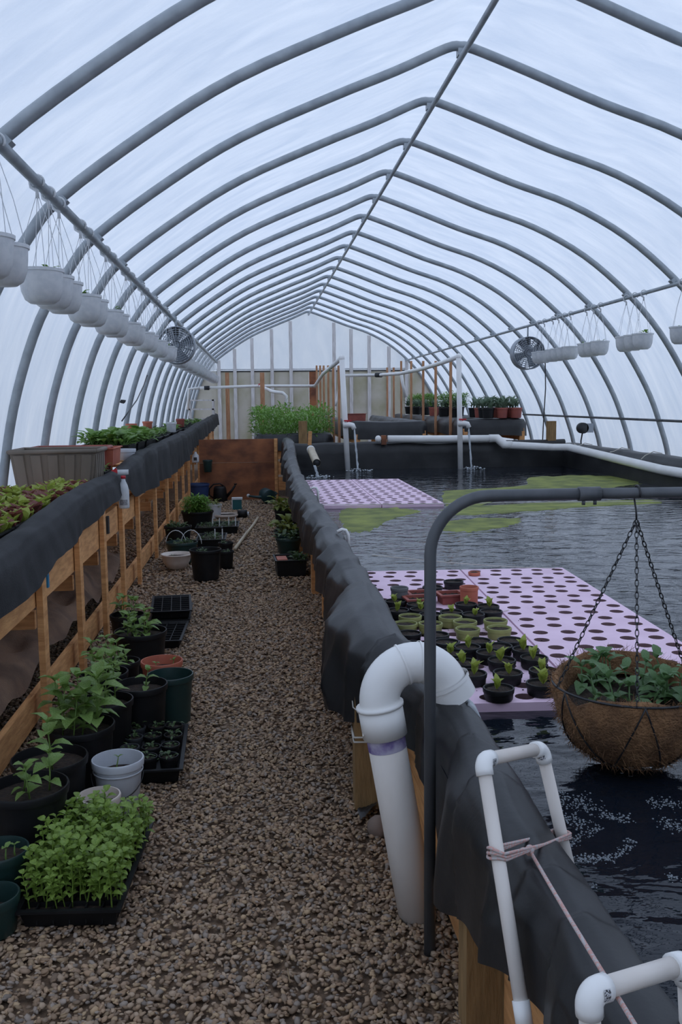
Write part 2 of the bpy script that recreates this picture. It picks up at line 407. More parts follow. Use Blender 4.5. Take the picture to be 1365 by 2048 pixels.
for i in range(len(XS)-1):
    x0, x1 = XS[i], XS[i+1]
    if i == 5: cuts = [(x0, (x0+x1)/2-0.09), ((x0+x1)/2+0.09, x1)]
    else: cuts = [(x0, x1)]
    for a, b in cuts:
        za, zb = min(2.44, arch_z(a+0.02-RX)), min(2.44, arch_z(b-0.02-RX)); q0, q1 = a+0.017, b-0.017; y0, y1 = Y_END-0.045, Y_END-0.015
        xs = [q0+(q1-q0)*k/10 for k in range(11)]; zs = [min(2.44, arch_z(x-RX)+0.01) for x in xs]; pm = MB()
        for k in range(10): pm.add([(xs[k],y0,0),(xs[k+1],y0,0),(xs[k+1],y0,zs[k+1]),(xs[k],y0,zs[k])], [(0,1,2,3)])
        pm.add([(q0,y0,0),(q0,y1,0),(q0,y1,zs[0]),(q0,y0,zs[0]),(q1,y0,0),(q1,y1,0),(q1,y1,zs[-1]),(q1,y0,zs[-1])], [(0,1,2,3),(4,5,6,7)])
        pm.add([(q0,y1,0),(q1,y1,0),(q1,y1,zs[-1]),(q0,y1,zs[0])], [(0,1,2,3)]).build('panel', 'endpanel', wb, smooth=False)
MB().box(((XS[5]+XS[6])/2, Y_END-0.03, 1.2), (0.205, 0.03, 2.43)).build('panel', 'ply_dark', wb, smooth=False)
for x in XS[1:-1]:
    zt = max(min(arch_z(x-RX)-0.06, 4.0), 1.6)
    MB().box((x, Y_END-0.09, zt/2), (0.095, 0.06, zt)).build('stud', 'grey_stud', wb, smooth=False)
MB().box((RX+0.1, Y_END-0.055, 2.47), (5.4, 0.03, 0.045)).build('rail', 'white_plastic', wb, smooth=False)
MB().box((RX+0.1, Y_END-0.052, 2.425), (5.4, 0.02, 0.035)).build('rail', 'dark_grey', wb, smooth=False)

# steel hoops, each a thing of its own
hp = [(a, z) for a, z in ARCH]
hoop_me = MB().tube([(a, 0, z) for a, z in hp], 0.034, 12).mesh('hoop_tube', 'galv')
clamp_l = MB().box((0,0,0), (0.05,0.09,0.06)).mesh('purlin_clamp', 'galv', False)
PUR = {'L': (-2.585, 2.70), 'R': (2.744, 2.725), 'RIDGE': (0.0, 4.00)}
for i in range(-4, NH+1):
    t = thing('steel_hoop', 'galvanised steel hoop arching over the greenhouse from side to side', 'hoop', (RX, hoop_y(i), 0), 'steel hoops under the plastic film')
    inst('hoop_tube', hoop_me, t)
    for k in ('L','R','RIDGE'):
        inst('purlin_clamp', clamp_l, t, (PUR[k][0], -0.0, PUR[k][1]+0.015), (0, {'L':-0.75,'R':0.75,'RIDGE':0}[k], 0), 0.8)
for nm, k, lab, r in (('ridge_purlin','RIDGE','steel ridge pipe running the length of the greenhouse under the hoop peaks',0.021),
                   ('side_purlin','L','steel pipe above the long wooden bench carrying the long row of white pots',0.028),
                   ('side_purlin','R','steel pipe above the outer edge of the dark pond carrying white pots',0.021)):
    a, z = PUR[k]; z -= 0.03
    tag(MB().tube([(RX+a, hoop_y(-4), z), (RX+a, Y_END-0.12, z)], r, 10).build(nm, 'galv'), lab, 'pipe')
xl = RX+3.70
tag(MB().tube([(xl, hoop_y(-3), 1.27), (xl, hoop_y(9), 1.27)], 0.017, 8).build('hip_rail', 'galv_dark'), 'thin dark rail crossing the hoops low along the pond wall', 'rail')

# ================================================================== THE POND TANK
WATER = 0.522
XC = [(0.3,0.56),(2.2,0.565),(2.48,0.578),(2.75,0.545),(3.0,0.52),(3.5,0.475),(6,0.48),(9,0.46),(11,0.46),(14.9,0.48)]
ZC = [(0.3,0.64),(2.2,0.635),(3.0,0.66),(3.6,0.70),(11,0.70),(12.6,0.78),(14.0,0.97),(14.9,0.98)]
ZH = [(0.3,0.16),(1.25,0.20),(1.36,0.48),(1.6,0.45),(1.94,0.32),(2.2,0.27),(2.43,0.19),(2.58,0.44),(3.0,0.46),(3.18,0.44),(3.28,0.37),(3.5,0.32),(3.9,0.27),(4.15,0.25),(4.35,0.42),(5.5,0.47),(6.2,0.50),(6.9,0.42),(7.8,0.40),(8.7,0.46),(10.2,0.47),(12,0.5),(14.9,0.62)]
BULGE = [(1.75,0.0),(1.95,0.035),(2.18,0.035),(2.33,0.0),(3.12,0.0),(3.24,0.07),(3.4,0.10),(3.8,0.10),(4.05,0.06),(4.22,0.0),(5.0,0.02),(5.6,0.05),(6.2,0.0),(7.4,0.04),(8.2,0.0),(9,0.04),(10.2,0.0),(15,0.0)]
TX1, TY0, TY1 = 4.78, 0.35, 14.05
tank = thing('pond_tank', 'raised wooden pond tank with black liner draped over its rim beside the path', 'pond tank', (2.6,7.2,0))
PROF = [(0.0,0.10,None,0.30),(0.22,0.082,-0.07,0),(0.30,0.058,-0.014,0),(0.40,0.0,0.004,0),(0.49,-0.048,-0.010,0),(0.57,-0.070,-0.06,0),(1.0,-0.080,None,-1)]
AMP = [(0.3,0.5),(1.3,0.6),(1.7,0.8),(2.0,0.4),(2.30,0.4),(2.38,0.15),(2.50,0.15),(2.60,0.8),(3.2,1.1),(15,0.9)]
TUCK = [0.2,0.9,1.50,1.66,2.12,2.36,2.72,2.98,3.22,4.20,4.75,5.35,6.05,6.95,7.9,8.9,9.9,10.8,11.8,12.4,13.2,15.2]
def tuck(y):
    for a, b in zip(TUCK, TUCK[1:]):
        if a <= y < b: return ((y-a)/(b-a))**1.6
    return 0.0
def rim_fn(u, v):
    y = 0.30 + (14.85-0.30)*(u**1.35)
    xc, zc, zh, bu = lerp(XC,y), lerp(ZC,y), lerp(ZH,y), lerp(BULGE,y)
    for a, b in zip(PROF, PROF[1:]):
        if v <= b[0]+1e-9: break
    t = (v-a[0])/(b[0]-a[0])
    za = 0.30 if a[3] == 0.30 else zc+a[2]
    zb = (zh + 0.04*nz(y*2.3, 5)) if b[3] == -1 else zc+b[2]
    dx = a[1]+(b[1]-a[1])*t; z = za+(zb-za)*t
    h = max(0.0, (zc-z)/0.5)
    far = min(1.0, max(0.25, (y-1.0)/2.0)); tk = tuck(y+0.30*max(0,zc-z)-0.35*(v-0.4)*(1 if v < 0.4 else 0.2)+0.05*nz(y*3,v*3))
    if v > 0.40:
        out = (v-0.40)/0.60
        k = min(1.0, out*3.0)
        dx -= bu*k*(1.0-0.25*max(0,out-0.5))
        am = lerp(AMP, y)
        rg = lambda q: max(0.0, 1-abs(q)*2.2)**1.5
        s1 = y*1.9 + 0.55*(zc-z) + 0.10*nz(z*3, y)                       # long folds that run down from the crest
        s2 = y*3.7 - 0.9*(zc-z) + 0.10*nz(z*4, y*0.7, 3)
        fold = 0.055*(nz(s1, 3.1)+0.15) + 0.050*rg(nz(s1, 17.3)) + 0.030*rg(nz(s2, 8.3)) - 0.030
        dx -= am*(fold*min(1.0, 0.25+out*1.2) + 0.045*far*(tk-0.35))*min(1.0, out*3.0)
        z += (0.030*bu/0.13 if bu > 0.01 else 0)*max(0, 1-out*2.5)
    elif v > 0.25:
        dx += 0.012*nz(y*4.0, 1.0)
    if 0.22 < v < 0.62:
        z += 0.016*far*max(0.0, 1-abs(nz(y*1.7+v*2.0, 6.6))*2.6)**1.5
        z += 0.038*far*(tk-0.4)*(1-abs(v-0.42)/0.20)
        z += far*(0.016*nz(y*2.2, 7.7, v*2) + 0.020*max(0.0, abs(nz(y*1.5, 4.0, v*1.2))-0.15))
        dx += 0.010*nz(y*5, v*5, 6)
    return (xc+dx, y, z)
MB().grid(rim_fn, 900, 48).build('liner', 'liner', tank)
# far end, outer side and near end of the liner
def end_fn(u, v):
    x = 0.46+(TX1-0.46)*u; zc = 0.93+0.03*nz(x*2.0, 3)
    P = [(0,0.30),(0.0,zc-0.03),(0.04,zc),(0.11,zc),(0.15,zc-0.04),(0.16,zc-0.35)]
    k = v*5; i = min(int(k),4); t = k-i; dy = P[i][0]+(P[i+1][0]-P[i][0])*t; z = P[i][1]+(P[i+1][1]-P[i][1])*t
    return (x, TY1+dy+0.03*nz(x*3+z*3, z*4, 1)*(1 if i < 1 else 0.3), z)
MB().grid(end_fn, 120, 20).build('liner', 'liner', tank)
def side_fn(u, v):
    y = 0.35+(14.25-0.35)*u; zc = 0.88+0.02*nz(y*1.7, 6)
    P = [(-0.03,0.30),(0.0,zc-0.10),(0.05,zc-0.01),(0.16,zc),(0.24,zc-0.03),(0.27,zc-0.25)]
    k = v*5; i = min(int(k),4); t = k-i; dx = P[i][0]+(P[i+1][0]-P[i][0])*t; z = P[i][1]+(P[i+1][1]-P[i][1])*t
    return (TX1-0.04+dx+0.018*nz(y*3, z*3, 2), y, z)
MB().grid(side_fn, 200, 18).build('liner', 'liner', tank)
MB().grid(lambda u, v: (0.5+(TX1-0.5)*u, TY0+0.02*nz(u*20, v*4), 0.3+0.4*v), 40, 8).build('liner', 'liner', tank)
# posts and boards
for (px, py, wd) in ((0.478,2.10,0.10),(0.345,3.40,0.09),(0.43,5.0,0.09),(0.445,6.58,0.09),(0.415,7.42,0.09),(0.41,9.3,0.09),(0.41,11.2,0.09),(0.42,13.0,0.09)):
    h = lerp(ZC,py)-(0.12 if py < 2.5 else 0.06)
    MB().box((px+wd/2, py, h/2), (wd, 0.09, h)).build('post', 'treated' if py < 4 else 'wood', tank, smooth=False)
for k in range(3):
    for (y0, y1, x) in ((0.35,2.05,0.585),(2.28,3.36,0.56),(3.48,6.52,0.535),(6.64,9.2,0.53),(9.36,13.9,0.53)):
        MB().box((x, (y0+y1)/2, 0.10+0.185*k), (0.03, y1-y0, 0.18)).build('side_board', 'wood_y', tank, smooth=False)
for k in range(4):
    MB().box((2.6, TY1+0.08, 0.10+0.2*k), (4.3, 0.03, 0.19)).build('side_board', 'wood', tank, smooth=False)
    MB().box((TX1+0.10, 7.2, 0.10+0.19*k), (0.03, 13.6, 0.18)).build('side_board', 'wood_y', tank, smooth=False)
p = at(1103, 870, Y=14.12)
MB().box((p.x, 14.12, 0.62), (0.13, 0.10, 1.20)).build('post', 'treated', tank, smooth=False)

def water_fn(u, v):
    return (0.50+(TX1-0.55)*u, TY0+0.05+(TY1-TY0-0.02)*v, WATER)
tag(MB().grid(water_fn, 30, 90).build('water', 'water'), 'dark rippled water filling the raised pond tank', 'water', kind='stuff')

# ---- foam rafts with real holes
def raft_mesh():
    mb = MB(); W, L, T, r = 0.61, 2.44, 0.05, 0.033; nx, ny = 5, 20; c = W/nx; d = L/ny
    for i in range(nx):
        for j in range(ny):
            cx, cy = -W/2+c*(i+0.5), d*(j+0.5); v = []; off = (0.013 if j % 2 else -0.013)
            for k in range(16):
                a = 2*PI*k/16; m_ = max(abs(math.cos(a)), abs(math.sin(a)))
                v += [(cx+off+r*math.cos(a), cy+r*math.sin(a), 0), (cx+c/2*math.cos(a)/m_, cy+d/2*math.sin(a)/m_, 0), (cx+off+r*math.cos(a), cy+r*math.sin(a), -T)]
            f = []
            for k in range(16):
                n = (k+1) % 16; f += [(3*k, 3*k+1, 3*n+1, 3*n), (3*k, 3*n, 3*n+2, 3*k+2)]
            mb.add(v, f)
    mb.add([(-W/2,0,0),(W/2,0,0),(W/2,L,0),(-W/2,L,0),(-W/2,0,-T),(W/2,0,-T),(W/2,L,-T),(-W/2,L,-T)], [(0,4,5,1),(1,5,6,2),(2,6,7,3),(3,7,4,0)])
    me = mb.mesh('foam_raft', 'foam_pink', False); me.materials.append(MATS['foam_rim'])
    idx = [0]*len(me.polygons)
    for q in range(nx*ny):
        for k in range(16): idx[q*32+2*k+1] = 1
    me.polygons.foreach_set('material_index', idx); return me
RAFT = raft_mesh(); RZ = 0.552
ra = at(1111, 1333, Z=RZ); rb = at(921, 1139, Z=RZ)            # the joint between the two near rafts
dirv = (ra-rb); ang = math.atan2(-(dirv.x), -dirv.y)           # small turn of the rafts
ang = math.atan2(rb.x-ra.x, rb.y-ra.y)
front = rb - Vector((math.sin(ang), math.cos(ang), 0))*2.44
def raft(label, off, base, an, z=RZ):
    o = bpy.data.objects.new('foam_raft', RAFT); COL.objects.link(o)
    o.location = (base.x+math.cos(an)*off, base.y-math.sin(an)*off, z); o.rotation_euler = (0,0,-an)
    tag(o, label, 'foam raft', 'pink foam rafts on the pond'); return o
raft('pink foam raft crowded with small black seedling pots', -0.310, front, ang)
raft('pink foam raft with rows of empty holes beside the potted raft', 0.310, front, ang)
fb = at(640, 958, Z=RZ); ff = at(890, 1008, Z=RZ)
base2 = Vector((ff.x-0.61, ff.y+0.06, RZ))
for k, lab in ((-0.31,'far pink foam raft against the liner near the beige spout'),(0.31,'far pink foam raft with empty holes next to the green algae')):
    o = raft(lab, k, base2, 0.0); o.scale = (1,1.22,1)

# strings across the pond
def string(a, b, label, sag=0.0, r=0.0022):
    pts = [Vector(a).lerp(Vector(b), t/10) - Vector((0,0,sag*math.sin(PI*t/10))) for t in range(11)]
    tag(MB().tube(pts, r, 5).build('string', 'string'), label, 'string')
a = at(640,1012,Z=0.68); string((0.47,a.y,0.69), at(1365,1002,Z=0.60), 'white string stretched across the pond in front of the far rafts', 0.0, 0.003)
a = at(745,1110,X=0.50); b = at(1110,1137,Z=0.556); string((0.50,a.y,a.z), b, 'white string from the liner to the corner of the empty raft', 0.01, 0.002)
a = at(985,1228,Z=0.556); b = at(1018,1220,Z=0.556); string(a, b, 'short tan twine tying the two near rafts together', 0.0, 0.002)

# algae patches floating on the water
def algae(px, label, seed):
    P = [at(x, y, Z=WATER) for x, y in px]; c = sum(P, Vector())/len(P); n = 90; ring = []
    k = len(P)
    for i in range(n):
        t = i/n*k; a = int(t); p0,p1,p2,p3 = P[(a-1)%k],P[a%k],P[(a+1)%k],P[(a+2)%k]; t -= a
        q = 0.5*((2*p1)+(p2-p0)*t+(2*p0-5*p1+4*p2-p3)*t*t+(3*p1-p0-3*p2+p3)*t**3)
        q = c+(q-c)*(1+0.16*nz(i*0.35,seed)+0.10*nz(i*1.1,seed+3)); ring.append(q)
    v = [(c.x,c.y,WATER+0.003)]; f = []
    for s_, z in ((0.4,0.0035),(0.75,0.004),(0.95,0.003),(1.0,-0.002)):
        for q in ring: p = c+(q-c)*s_; v.append((p.x,p.y,WATER+z))
    for i in range(n):
        f.append((0,1+i,1+(i+1)%n))
        for r_ in range(3): f.append((1+r_*n+i, 1+(r_+1)*n+i, 1+(r_+1)*n+(i+1)%n, 1+r_*n+(i+1)%n))
    tag(MB().add(v,f).build('floating_algae','algae'), label, 'algae', kind='stuff')
algae([(885,985),(960,978),(1050,970),(1060,955),(1150,950),(1260,955),(1290,965),(1225,975),(1120,985),(1000,993),(960,1012),(900,1020)], 'large yellow green algae mat floating near the outer pond wall', 1)
algae([(690,1018),(790,1016),(840,1022),(780,1040),(745,1060),(700,1064),(680,1040)], 'green algae mat floating in front of the far rafts', 5)
algae([(880,1045),(960,1036),(1040,1038),(1025,1050),(960,1062),(900,1063),(865,1056)], 'small green algae mat on open water in mid pond', 8)
algae([(900,1015),(1000,1010),(1100,1004),(1200,1002),(1300,1000),(1330,1006),(1200,1012),(1090,1020),(980,1028),(905,1030)], 'thin green algae strip along the string across the pond', 12)

# foam bubbles where the big pipe pours in
fb_ = MB(); random.seed(11)
for (x0,y0,x1,y1,n,w) in ((1105,1578,1140,1600,30,8),(1140,1595,1185,1620,70,14),(1125,1630,1180,1655,60,12),(1135,1690,1200,1655,40,8),(1150,1720,1230,1715,70,8),(1230,1715,1262,1690,26,6),(1200,1630,1265,1640,40,7),(1300,1600,1358,1612,50,10),(1330,1640,1365,1660,40,12),(1160,1770,1190,1775,14,5),(1250,1680,1275,1685,10,4),(1330,1750,1365,1760,12,6)):
    for k in range(n*2):
        t = U(0,1); p = at(x0+(x1-x0)*t+random.gauss(0,w), y0+(y1-y0)*t+random.gauss(0,w*0.6), Z=WATER); r = U(0.0010,0.0034)
        if p.x > lerp(XC,p.y)+0.09: fb_.blob((p.x,p.y,WATER), (r,r,r*0.7), 4, 6)
tag(fb_.build('foam_bubbles','bubble'), 'white foam bubbles swirling on the dark water under the pipe', 'foam', kind='stuff')

# ================================================================== PLANTS AND POTS: builders
LEAF = {}
def leaf_mesh(m, w=0.62, droop=0.25):
    k = (m, w, droop)
    if k not in LEAF: LEAF[k] = MB().leaf((0,0,0), (0,1,0), 1.0, w, droop=droop).mesh('leaf', m)
    return LEAF[k]
def leafy_stem(parent, x, y, z, h, pairs, size, m, w=0.62, lean=0.06, name='stem', droop=0.28):
    """a stem with opposite pairs of leaves, each leaf an object"""
    top = Vector((x+U(-lean,lean)*h*3, y+U(-lean,lean)*h*3, z+h)); b = Vector((x,y,z-0.01))
    st = MB().tube([b, b.lerp(top,0.5)+Vector((U(-.004,.004),U(-.004,.004),0)), top], [0.0035,0.003,0.0018], 5).build(name, m, parent, world=False)
    az = U(0,PI)
    for k in range(pairs):
        t = 0.28+0.72*(k/max(1,pairs-1)) if pairs > 1 else 1.0
        p = b.lerp(top, t); sz = size*(1.0-0.45*abs(t-0.55)*1.4)*U(0.85,1.15); az += PI/2+U(-.25,.25)
        el = 0.15+0.55*t*t
        for q in (0, PI):
            inst('leaf', leaf_mesh(m,w,droop), st, p, (el+U(-.2,.2), U(-.2,.2), az+q), sz*1.2)
    inst('leaf', leaf_mesh(m,w,droop), st, top, (0.9, 0, az+0.8), size*0.45); inst('leaf', leaf_mesh(m,w,droop), st, top, (0.9, 0, az+0.8+PI), size*0.42)
    return st
def pot_prof(r, h, taper=0.8, rim=0.014, depth=0.16):
    rb = r*taper; w = 0.004+0.006*r
    return [(0.0,0.0),(rb*0.92,0.0),(rb,0.006),(rb+(r-rb)*0.86-rim*0.25,h-rim*2.2),(r,h-rim*2.0),(r+rim*0.18,h-rim*0.4),(r,h),(r-w,h),(r-w*1.6,h-rim),(rb+(r-rb)*(1-depth)-w*1.4,h*(1-depth)-0.012)]
POTM = {}
def pot_parts(t, r, h, m='black_plastic', taper=0.8, rim=0.014, depth=0.16, n=26, soil='soil'):
    k = (round(r,3),round(h,3),m,taper,rim,depth,n)
    if k not in POTM:
        a = MB().lathe(pot_prof(r,h,taper,rim,depth),(0,0,0),n).mesh('pot', m); sharp(a, 40)
        rs = (r*taper+(r-r*taper)*(1-depth))-0.004; v = [(0,0,h*(1-depth)+0.004)]; f = []
        for q in (0.5,0.85,1.0):
            for j in range(n): a_ = 2*PI*j/n; v.append((rs*q*math.cos(a_), rs*q*math.sin(a_), h*(1-depth)+0.005*nz(q*9,j*1.7,r*50)))
        for j in range(n):
            f.append((0,1+j,1+(j+1)%n))
            for q in range(2): f.append((1+q*n+j,1+(q+1)*n+j,1+(q+1)*n+(j+1)%n,1+q*n+(j+1)%n))
        POTM[k] = (a, MB().add(v,f).mesh('soil', soil))
    inst('pot', POTM[k][0], t); inst('soil', POTM[k][1], t)
    return h*(1-depth)
SEED = {}
def seedling_mesh(kind, k=0):
    """small plant as one mesh: a tuft of leaves"""
    if (kind,k) in SEED: return SEED[(kind,k)]
    rs = random.getstate(); random.seed(hash(kind) % 97 + k*13 if False else len(kind)*31+k*13); mb = MB()
    if kind in ('lettuce_green','lettuce_red'):
        for i in range(5):
            a = U(0,2*PI); mb.leaf((0,0,0), (math.cos(a)*0.75,math.sin(a)*0.75,U(0.9,1.8)), U(0.7,1.0), U(0.42,0.6), droop=0.15)
        m = kind
    elif kind == 'raft_lettuce':
        for i in range(4):
            a = i*PI/2+U(-.5,.5); mb.leaf((0,0,0), (math.cos(a)*0.5,math.sin(a)*0.5,U(0.8,1.6)), U(0.7,1.05), U(0.40,0.55), droop=0.1)
        m = 'lettuce_green'
    elif kind == 'basil_young':
        mb.tube([(0,0,0),(0.02,0.02,0.5),(0.03,0,0.95)], [0.02,0.016,0.01], 4, False)
        a = U(0,PI)
        for i, t in enumerate((0.3,0.48,0.66,0.84,0.98)):
            a += PI/2
            for q in (0,PI): mb.leaf((0,0,t*0.95), (math.cos(a+q),math.sin(a+q),0.2+t*0.5), 0.34*(1.1-0.35*t)*U(.75,1.05)*0.8, 0.155, droop=0.3)
        m = 'basil_young'
    elif kind == 'kale':
        for i in range(7):
            a = U(0,2*PI); e = U(0.5,1.6); b = Vector((math.cos(a)*0.25,math.sin(a)*0.25,e*0.35)); mb.tube([(0,0,0),b],[0.02,0.015],4,False)
            mb.leaf(b, (math.cos(a)*0.9,math.sin(a)*0.9,e*0.6), U(0.5,0.75), U(0.42,0.55), droop=0.35, fold=0.1)
        m = 'kale'
    elif kind == 'upright':
        for i in range(7):
            a = U(0,2*PI); mb.leaf((0,0,U(0,0.4)), (math.cos(a)*0.5,math.sin(a)*0.5,U(0.7,1.6)), U(0.5,0.8), U(0.12,0.2), droop=0.35)
        m = 'grey_leaf'
    elif kind == 'herb':
        for i in range(190):
            a = U(0,2*PI); q = math.sqrt(U(0,1))*0.42; z = U(0.1,1.0)*(1-q*0.5); b = Vector((q*math.cos(a),q*math.sin(a),z))
            mb.leaf(b, (math.cos(a)+U(-.6,.6),math.sin(a)+U(-.6,.6),U(0.0,1.4)), U(0.12,0.22), U(0.05,0.09), droop=0.35)
        for i in range(6): a = U(0,2*PI); mb.tube([(0,0,0),(math.cos(a)*0.25,math.sin(a)*0.25,0.8)],[0.012,0.006],4,False)
        m = 'herb'
    else:
        for i in range(12):
            a = U(0,2*PI); q = U(0,0.4); b = Vector((q*math.cos(a),q*math.sin(a),U(0,0.55)))
            mb.leaf(b, (math.cos(a),math.sin(a),U(0.1,1.2)), U(0.25,0.45), U(0.14,0.24), droop=0.4)
        m = kind if kind in MATS else 'dull_leaf'
    SEED[(kind,k)] = mb.mesh('seedling', m); random.setstate(rs); return SEED[(kind,k)]
def tray_mb(w, l, h, cells=None, lip=0.012):
    mb = MB(); t = 0.004; tp = 0.92
    o0 = [(-w/2*tp,-l/2*tp,0),(w/2*tp,-l/2*tp,0),(w/2*tp,l/2*tp,0),(-w/2*tp,l/2*tp,0)]
    o1 = [(-w/2,-l/2,h),(w/2,-l/2,h),(w/2,l/2,h),(-w/2,l/2,h)]
    o2 = [(x*(1+2*lip/w),y*(1+2*lip/l),h) for x,y,_ in o1]; o3 = [(x,y,h-0.008) for x,y,_ in o2]
    i1 = [(x*(1-2*t/w),y*(1-2*t/l),h) for x,y,_ in o1]; i0 = [(x*0.97,y*0.97,0.008) for x,y,_ in o0]
    V_ = o0+o1+o2+o3+i1+i0; q = lambda a,b: [(a+k,a+(k+1)%4,b+(k+1)%4,b+k) for k in range(4)]
    f = [(3,2,1,0)]+q(0,4)+q(4,12)+q(12,8)+q(8,16)+q(16,20)+[(20,21,22,23)]
    mb.add(V_, f)
    if cells:
        nx, ny = cells
        for i in range(1,nx): x = -w/2+w*i/nx; mb.box((x,0,h*0.55),(0.005,l*0.95,h*0.8))
        for j in range(1,ny): y = -l/2+l*j/ny; mb.box((0,y,h*0.55),(w*0.95,0.005,h*0.8))
    return mb
TRAYS = {}
def tray_parts(t, w, l, h, m='black_plastic', cells=None, soil=True):
    k = (w,l,h,m,cells)
    if k not in TRAYS:
        TRAYS[k] = (tray_mb(w,l,h,cells).mesh('tray', m, False), MB().grid(lambda u,v: ((u-.5)*w*0.93,(v-.5)*l*0.95,h*0.72+0.008*nz(u*9,v*14)), 10, 16).mesh('soil','soil'))
    inst('tray', TRAYS[k][0], t)
    if soil: inst('soil', TRAYS[k][1], t)

def relax(L, n=40, fixed=()):
    """push round things that stand side by side apart until they only touch"""
    for _ in range(n):
        for i in range(len(L)):
            for j in range(i):
                a, b = L[i], L[j]; d = a[0].location-b[0].location; d.z = 0; q = a[1]+b[1]-d.length
                if q > 0:
                    e = d.normalized()*(q*0.5) if d.length > 1e-6 else Vector((0.01,0,0))
                    a[0].location += e; b[0].location -= e
# ================================================================== FOREGROUND PIPES
def elbow(mb, c, d0, d1, r, R, n=8):
    """quarter bend: enters along d0, leaves along d1, corner at c"""
    d0, d1, c = Vector(d0).normalized(), Vector(d1).normalized(), Vector(c)
    p0 = c-d0*R; ctr = p0+d1*R
    pts = [ctr - d1*(R*math.cos(a)) + d0*(R*math.sin(a)) for a in [PI/2*i/n for i in range(n+1)]]
    mb.tube([pts[0]-d0*0.012]+pts+[pts[-1]+d1*0.012], r, 16)
# big white standpipe that bends over the rim
big = thing('bent_standpipe', 'thick white standpipe bent over the pond rim, pouring water', 'pipe', (0.454,2.61,0))
pb, pt = Vector((0.456,2.61,0.0)), Vector((0.355,2.63,0.60))
MB().tube([pb+Vector((0,0,-0.01)), pb.lerp(pt,0.5), pt], 0.0572, 24).build('riser', 'pvc_dirty', big)
ax = (pt-pb).normalized(); side = Vector((1,0.10,0.14)).normalized(); side = (side-ax*side.dot(ax)).normalized()
ctr = pt + ax*0.055 + side*0.108
R_ = 0.108
def upt(a): return ctr - side*(R_*math.cos(a)) + ax*(R_*math.sin(a))
MB().tube([upt(PI*0.0+PI*0.93*i/24) for i in range(25)], 0.0600, 24, cap=False).build('bend', 'pvc', big)
MB().tube([pt-ax*0.035, pt+ax*0.06], 0.0670, 24).build('collar', 'pvc', big)
MB().tube([pt+ax*0.052, pt+ax*0.062], 0.0715, 24).build('collar', 'pvc', big)
e0 = upt(PI*0.87); e1 = upt(PI*0.93); ed = (e1-e0).normalized()
MB().tube([e1-ed*0.005, e1+ed*0.055], 0.0670, 24, cap=False).build('collar', 'pvc', big)
MB().tube([e1-ed*0.006, e1+ed*0.004], 0.0715, 24, cap=False).build('collar', 'pvc', big)
MB().tube([e1+ed*0.053, e1+ed*0.054], 0.0640, 24).build('outlet', 'dark_grey', big)  # dark disc across the mouth, standing in for the shade inside the pipe
for a in (0.44,0.58): MB().tube([upt(PI*a), upt(PI*a+0.05)], 0.0635, 24, cap=False).build('collar', 'pvc', big)
MB().tube([pt-ax*0.075, pt-ax*0.036], 0.0577, 24, cap=False).build('primer_stain', 'purple_primer', big)
def stamp(parent, c, axis, rad, facing, w=0.022, h=0.016):
    """a small printed stamp wrapped on a pipe"""
    axis = Vector(axis).normalized(); f_ = Vector(facing); f_ = (f_-axis*f_.dot(axis)).normalized(); s_ = axis.cross(f_)
    MB().grid(lambda u,v: Vector(c)+axis*((v-.5)*h)+(f_*math.cos((u-.5)*w/rad)+s_*math.sin((u-.5)*w/rad))*(rad+0.0006), 6, 2).build('printed_mark', 'print', parent)
stamp(big, pt+ax*0.012, ax, 0.0655, CAM-pt+Vector((-0.9,0,0)), 0.014, 0.014)
# water pouring from it
wp = e1+ed*0.05; st = MB(); random.seed(5)
for k in range(9):
    o_ = Vector((U(-.03,.04),U(-.03,.03),0)); pts = []
    for i in range(9):
        t = i/8; pts.append(wp+o_*(1-0.3*t)+Vector((0.07*t, -0.01*t, -0.02-(wp.z-WATER-0.02)*t*t)))
    st.tube(pts, [0.010-0.004*i/8 for i in range(9)], 6)
tag(st.build('pouring_water','falling'), 'clear water pouring from the thick white bent pipe', 'water', kind='stuff')
# ties round the post and riser
tag(MB().tube([(0.339,3.44,0.47),(0.338,3.345,0.41),(0.36,2.95,0.49),(0.298,2.66,0.575),(0.292,2.60,0.575)], 0.0026, 5).build('tie_cord','string'), 'thin cord running from the wooden post to the thick standpipe collar', 'cord')
tc = thing('tie_cord', 'pale cord looped twice round the wooden post behind the standpipe', 'cord', (0.39,3.40,0.28))
for z in (0.272,0.290): MB().tube([(0.341,3.351,z),(0.439,3.351,z-0.004),(0.439,3.449,z),(0.341,3.449,z+0.01),(0.341,3.351,z)], 0.0035, 5).build('loop','string',tc)

# grey steel hanger post with curved arm
hg = thing('hanger_post', 'grey steel post with a curved arm reaching over the pond', 'hanger', (0.458,2.43,0))
HY = 2.43
p1 = at(878,1105,Y=HY); xh = 0.458
zt = at(1160,988,Y=HY).z; Rb = 0.16
pts = [(xh,HY,-0.02),(xh,HY,zt-Rb)] + [ (xh+Rb-Rb*math.cos(a), HY, zt-Rb+Rb*math.sin(a)) for a in [PI/2*i/12 for i in range(1,13)] ] + [(0.87,HY,zt)]
MB().tube(pts, 0.0165, 14).build('post', 'galv_dark', hg)
MB().tube([(0.80,HY,zt+0.001),(1.75,HY,zt-0.004)], 0.0150, 14).build('arm', 'galv_dark', hg)
MB().tube([(0.865,HY,zt),(0.925,HY,zt)], 0.0195, 14).build('coupling', 'galv_dark', hg)
for x in (0.88,0.912): MB().tube([(x,HY,zt-0.015),(x,HY,zt-0.030)], 0.005, 8).build('bolt', 'galv_dark', hg)
MB().tube([(1.70,HY,zt-0.004),(1.70,HY,0.2)], 0.0165, 12).build('post', 'galv_dark', hg)

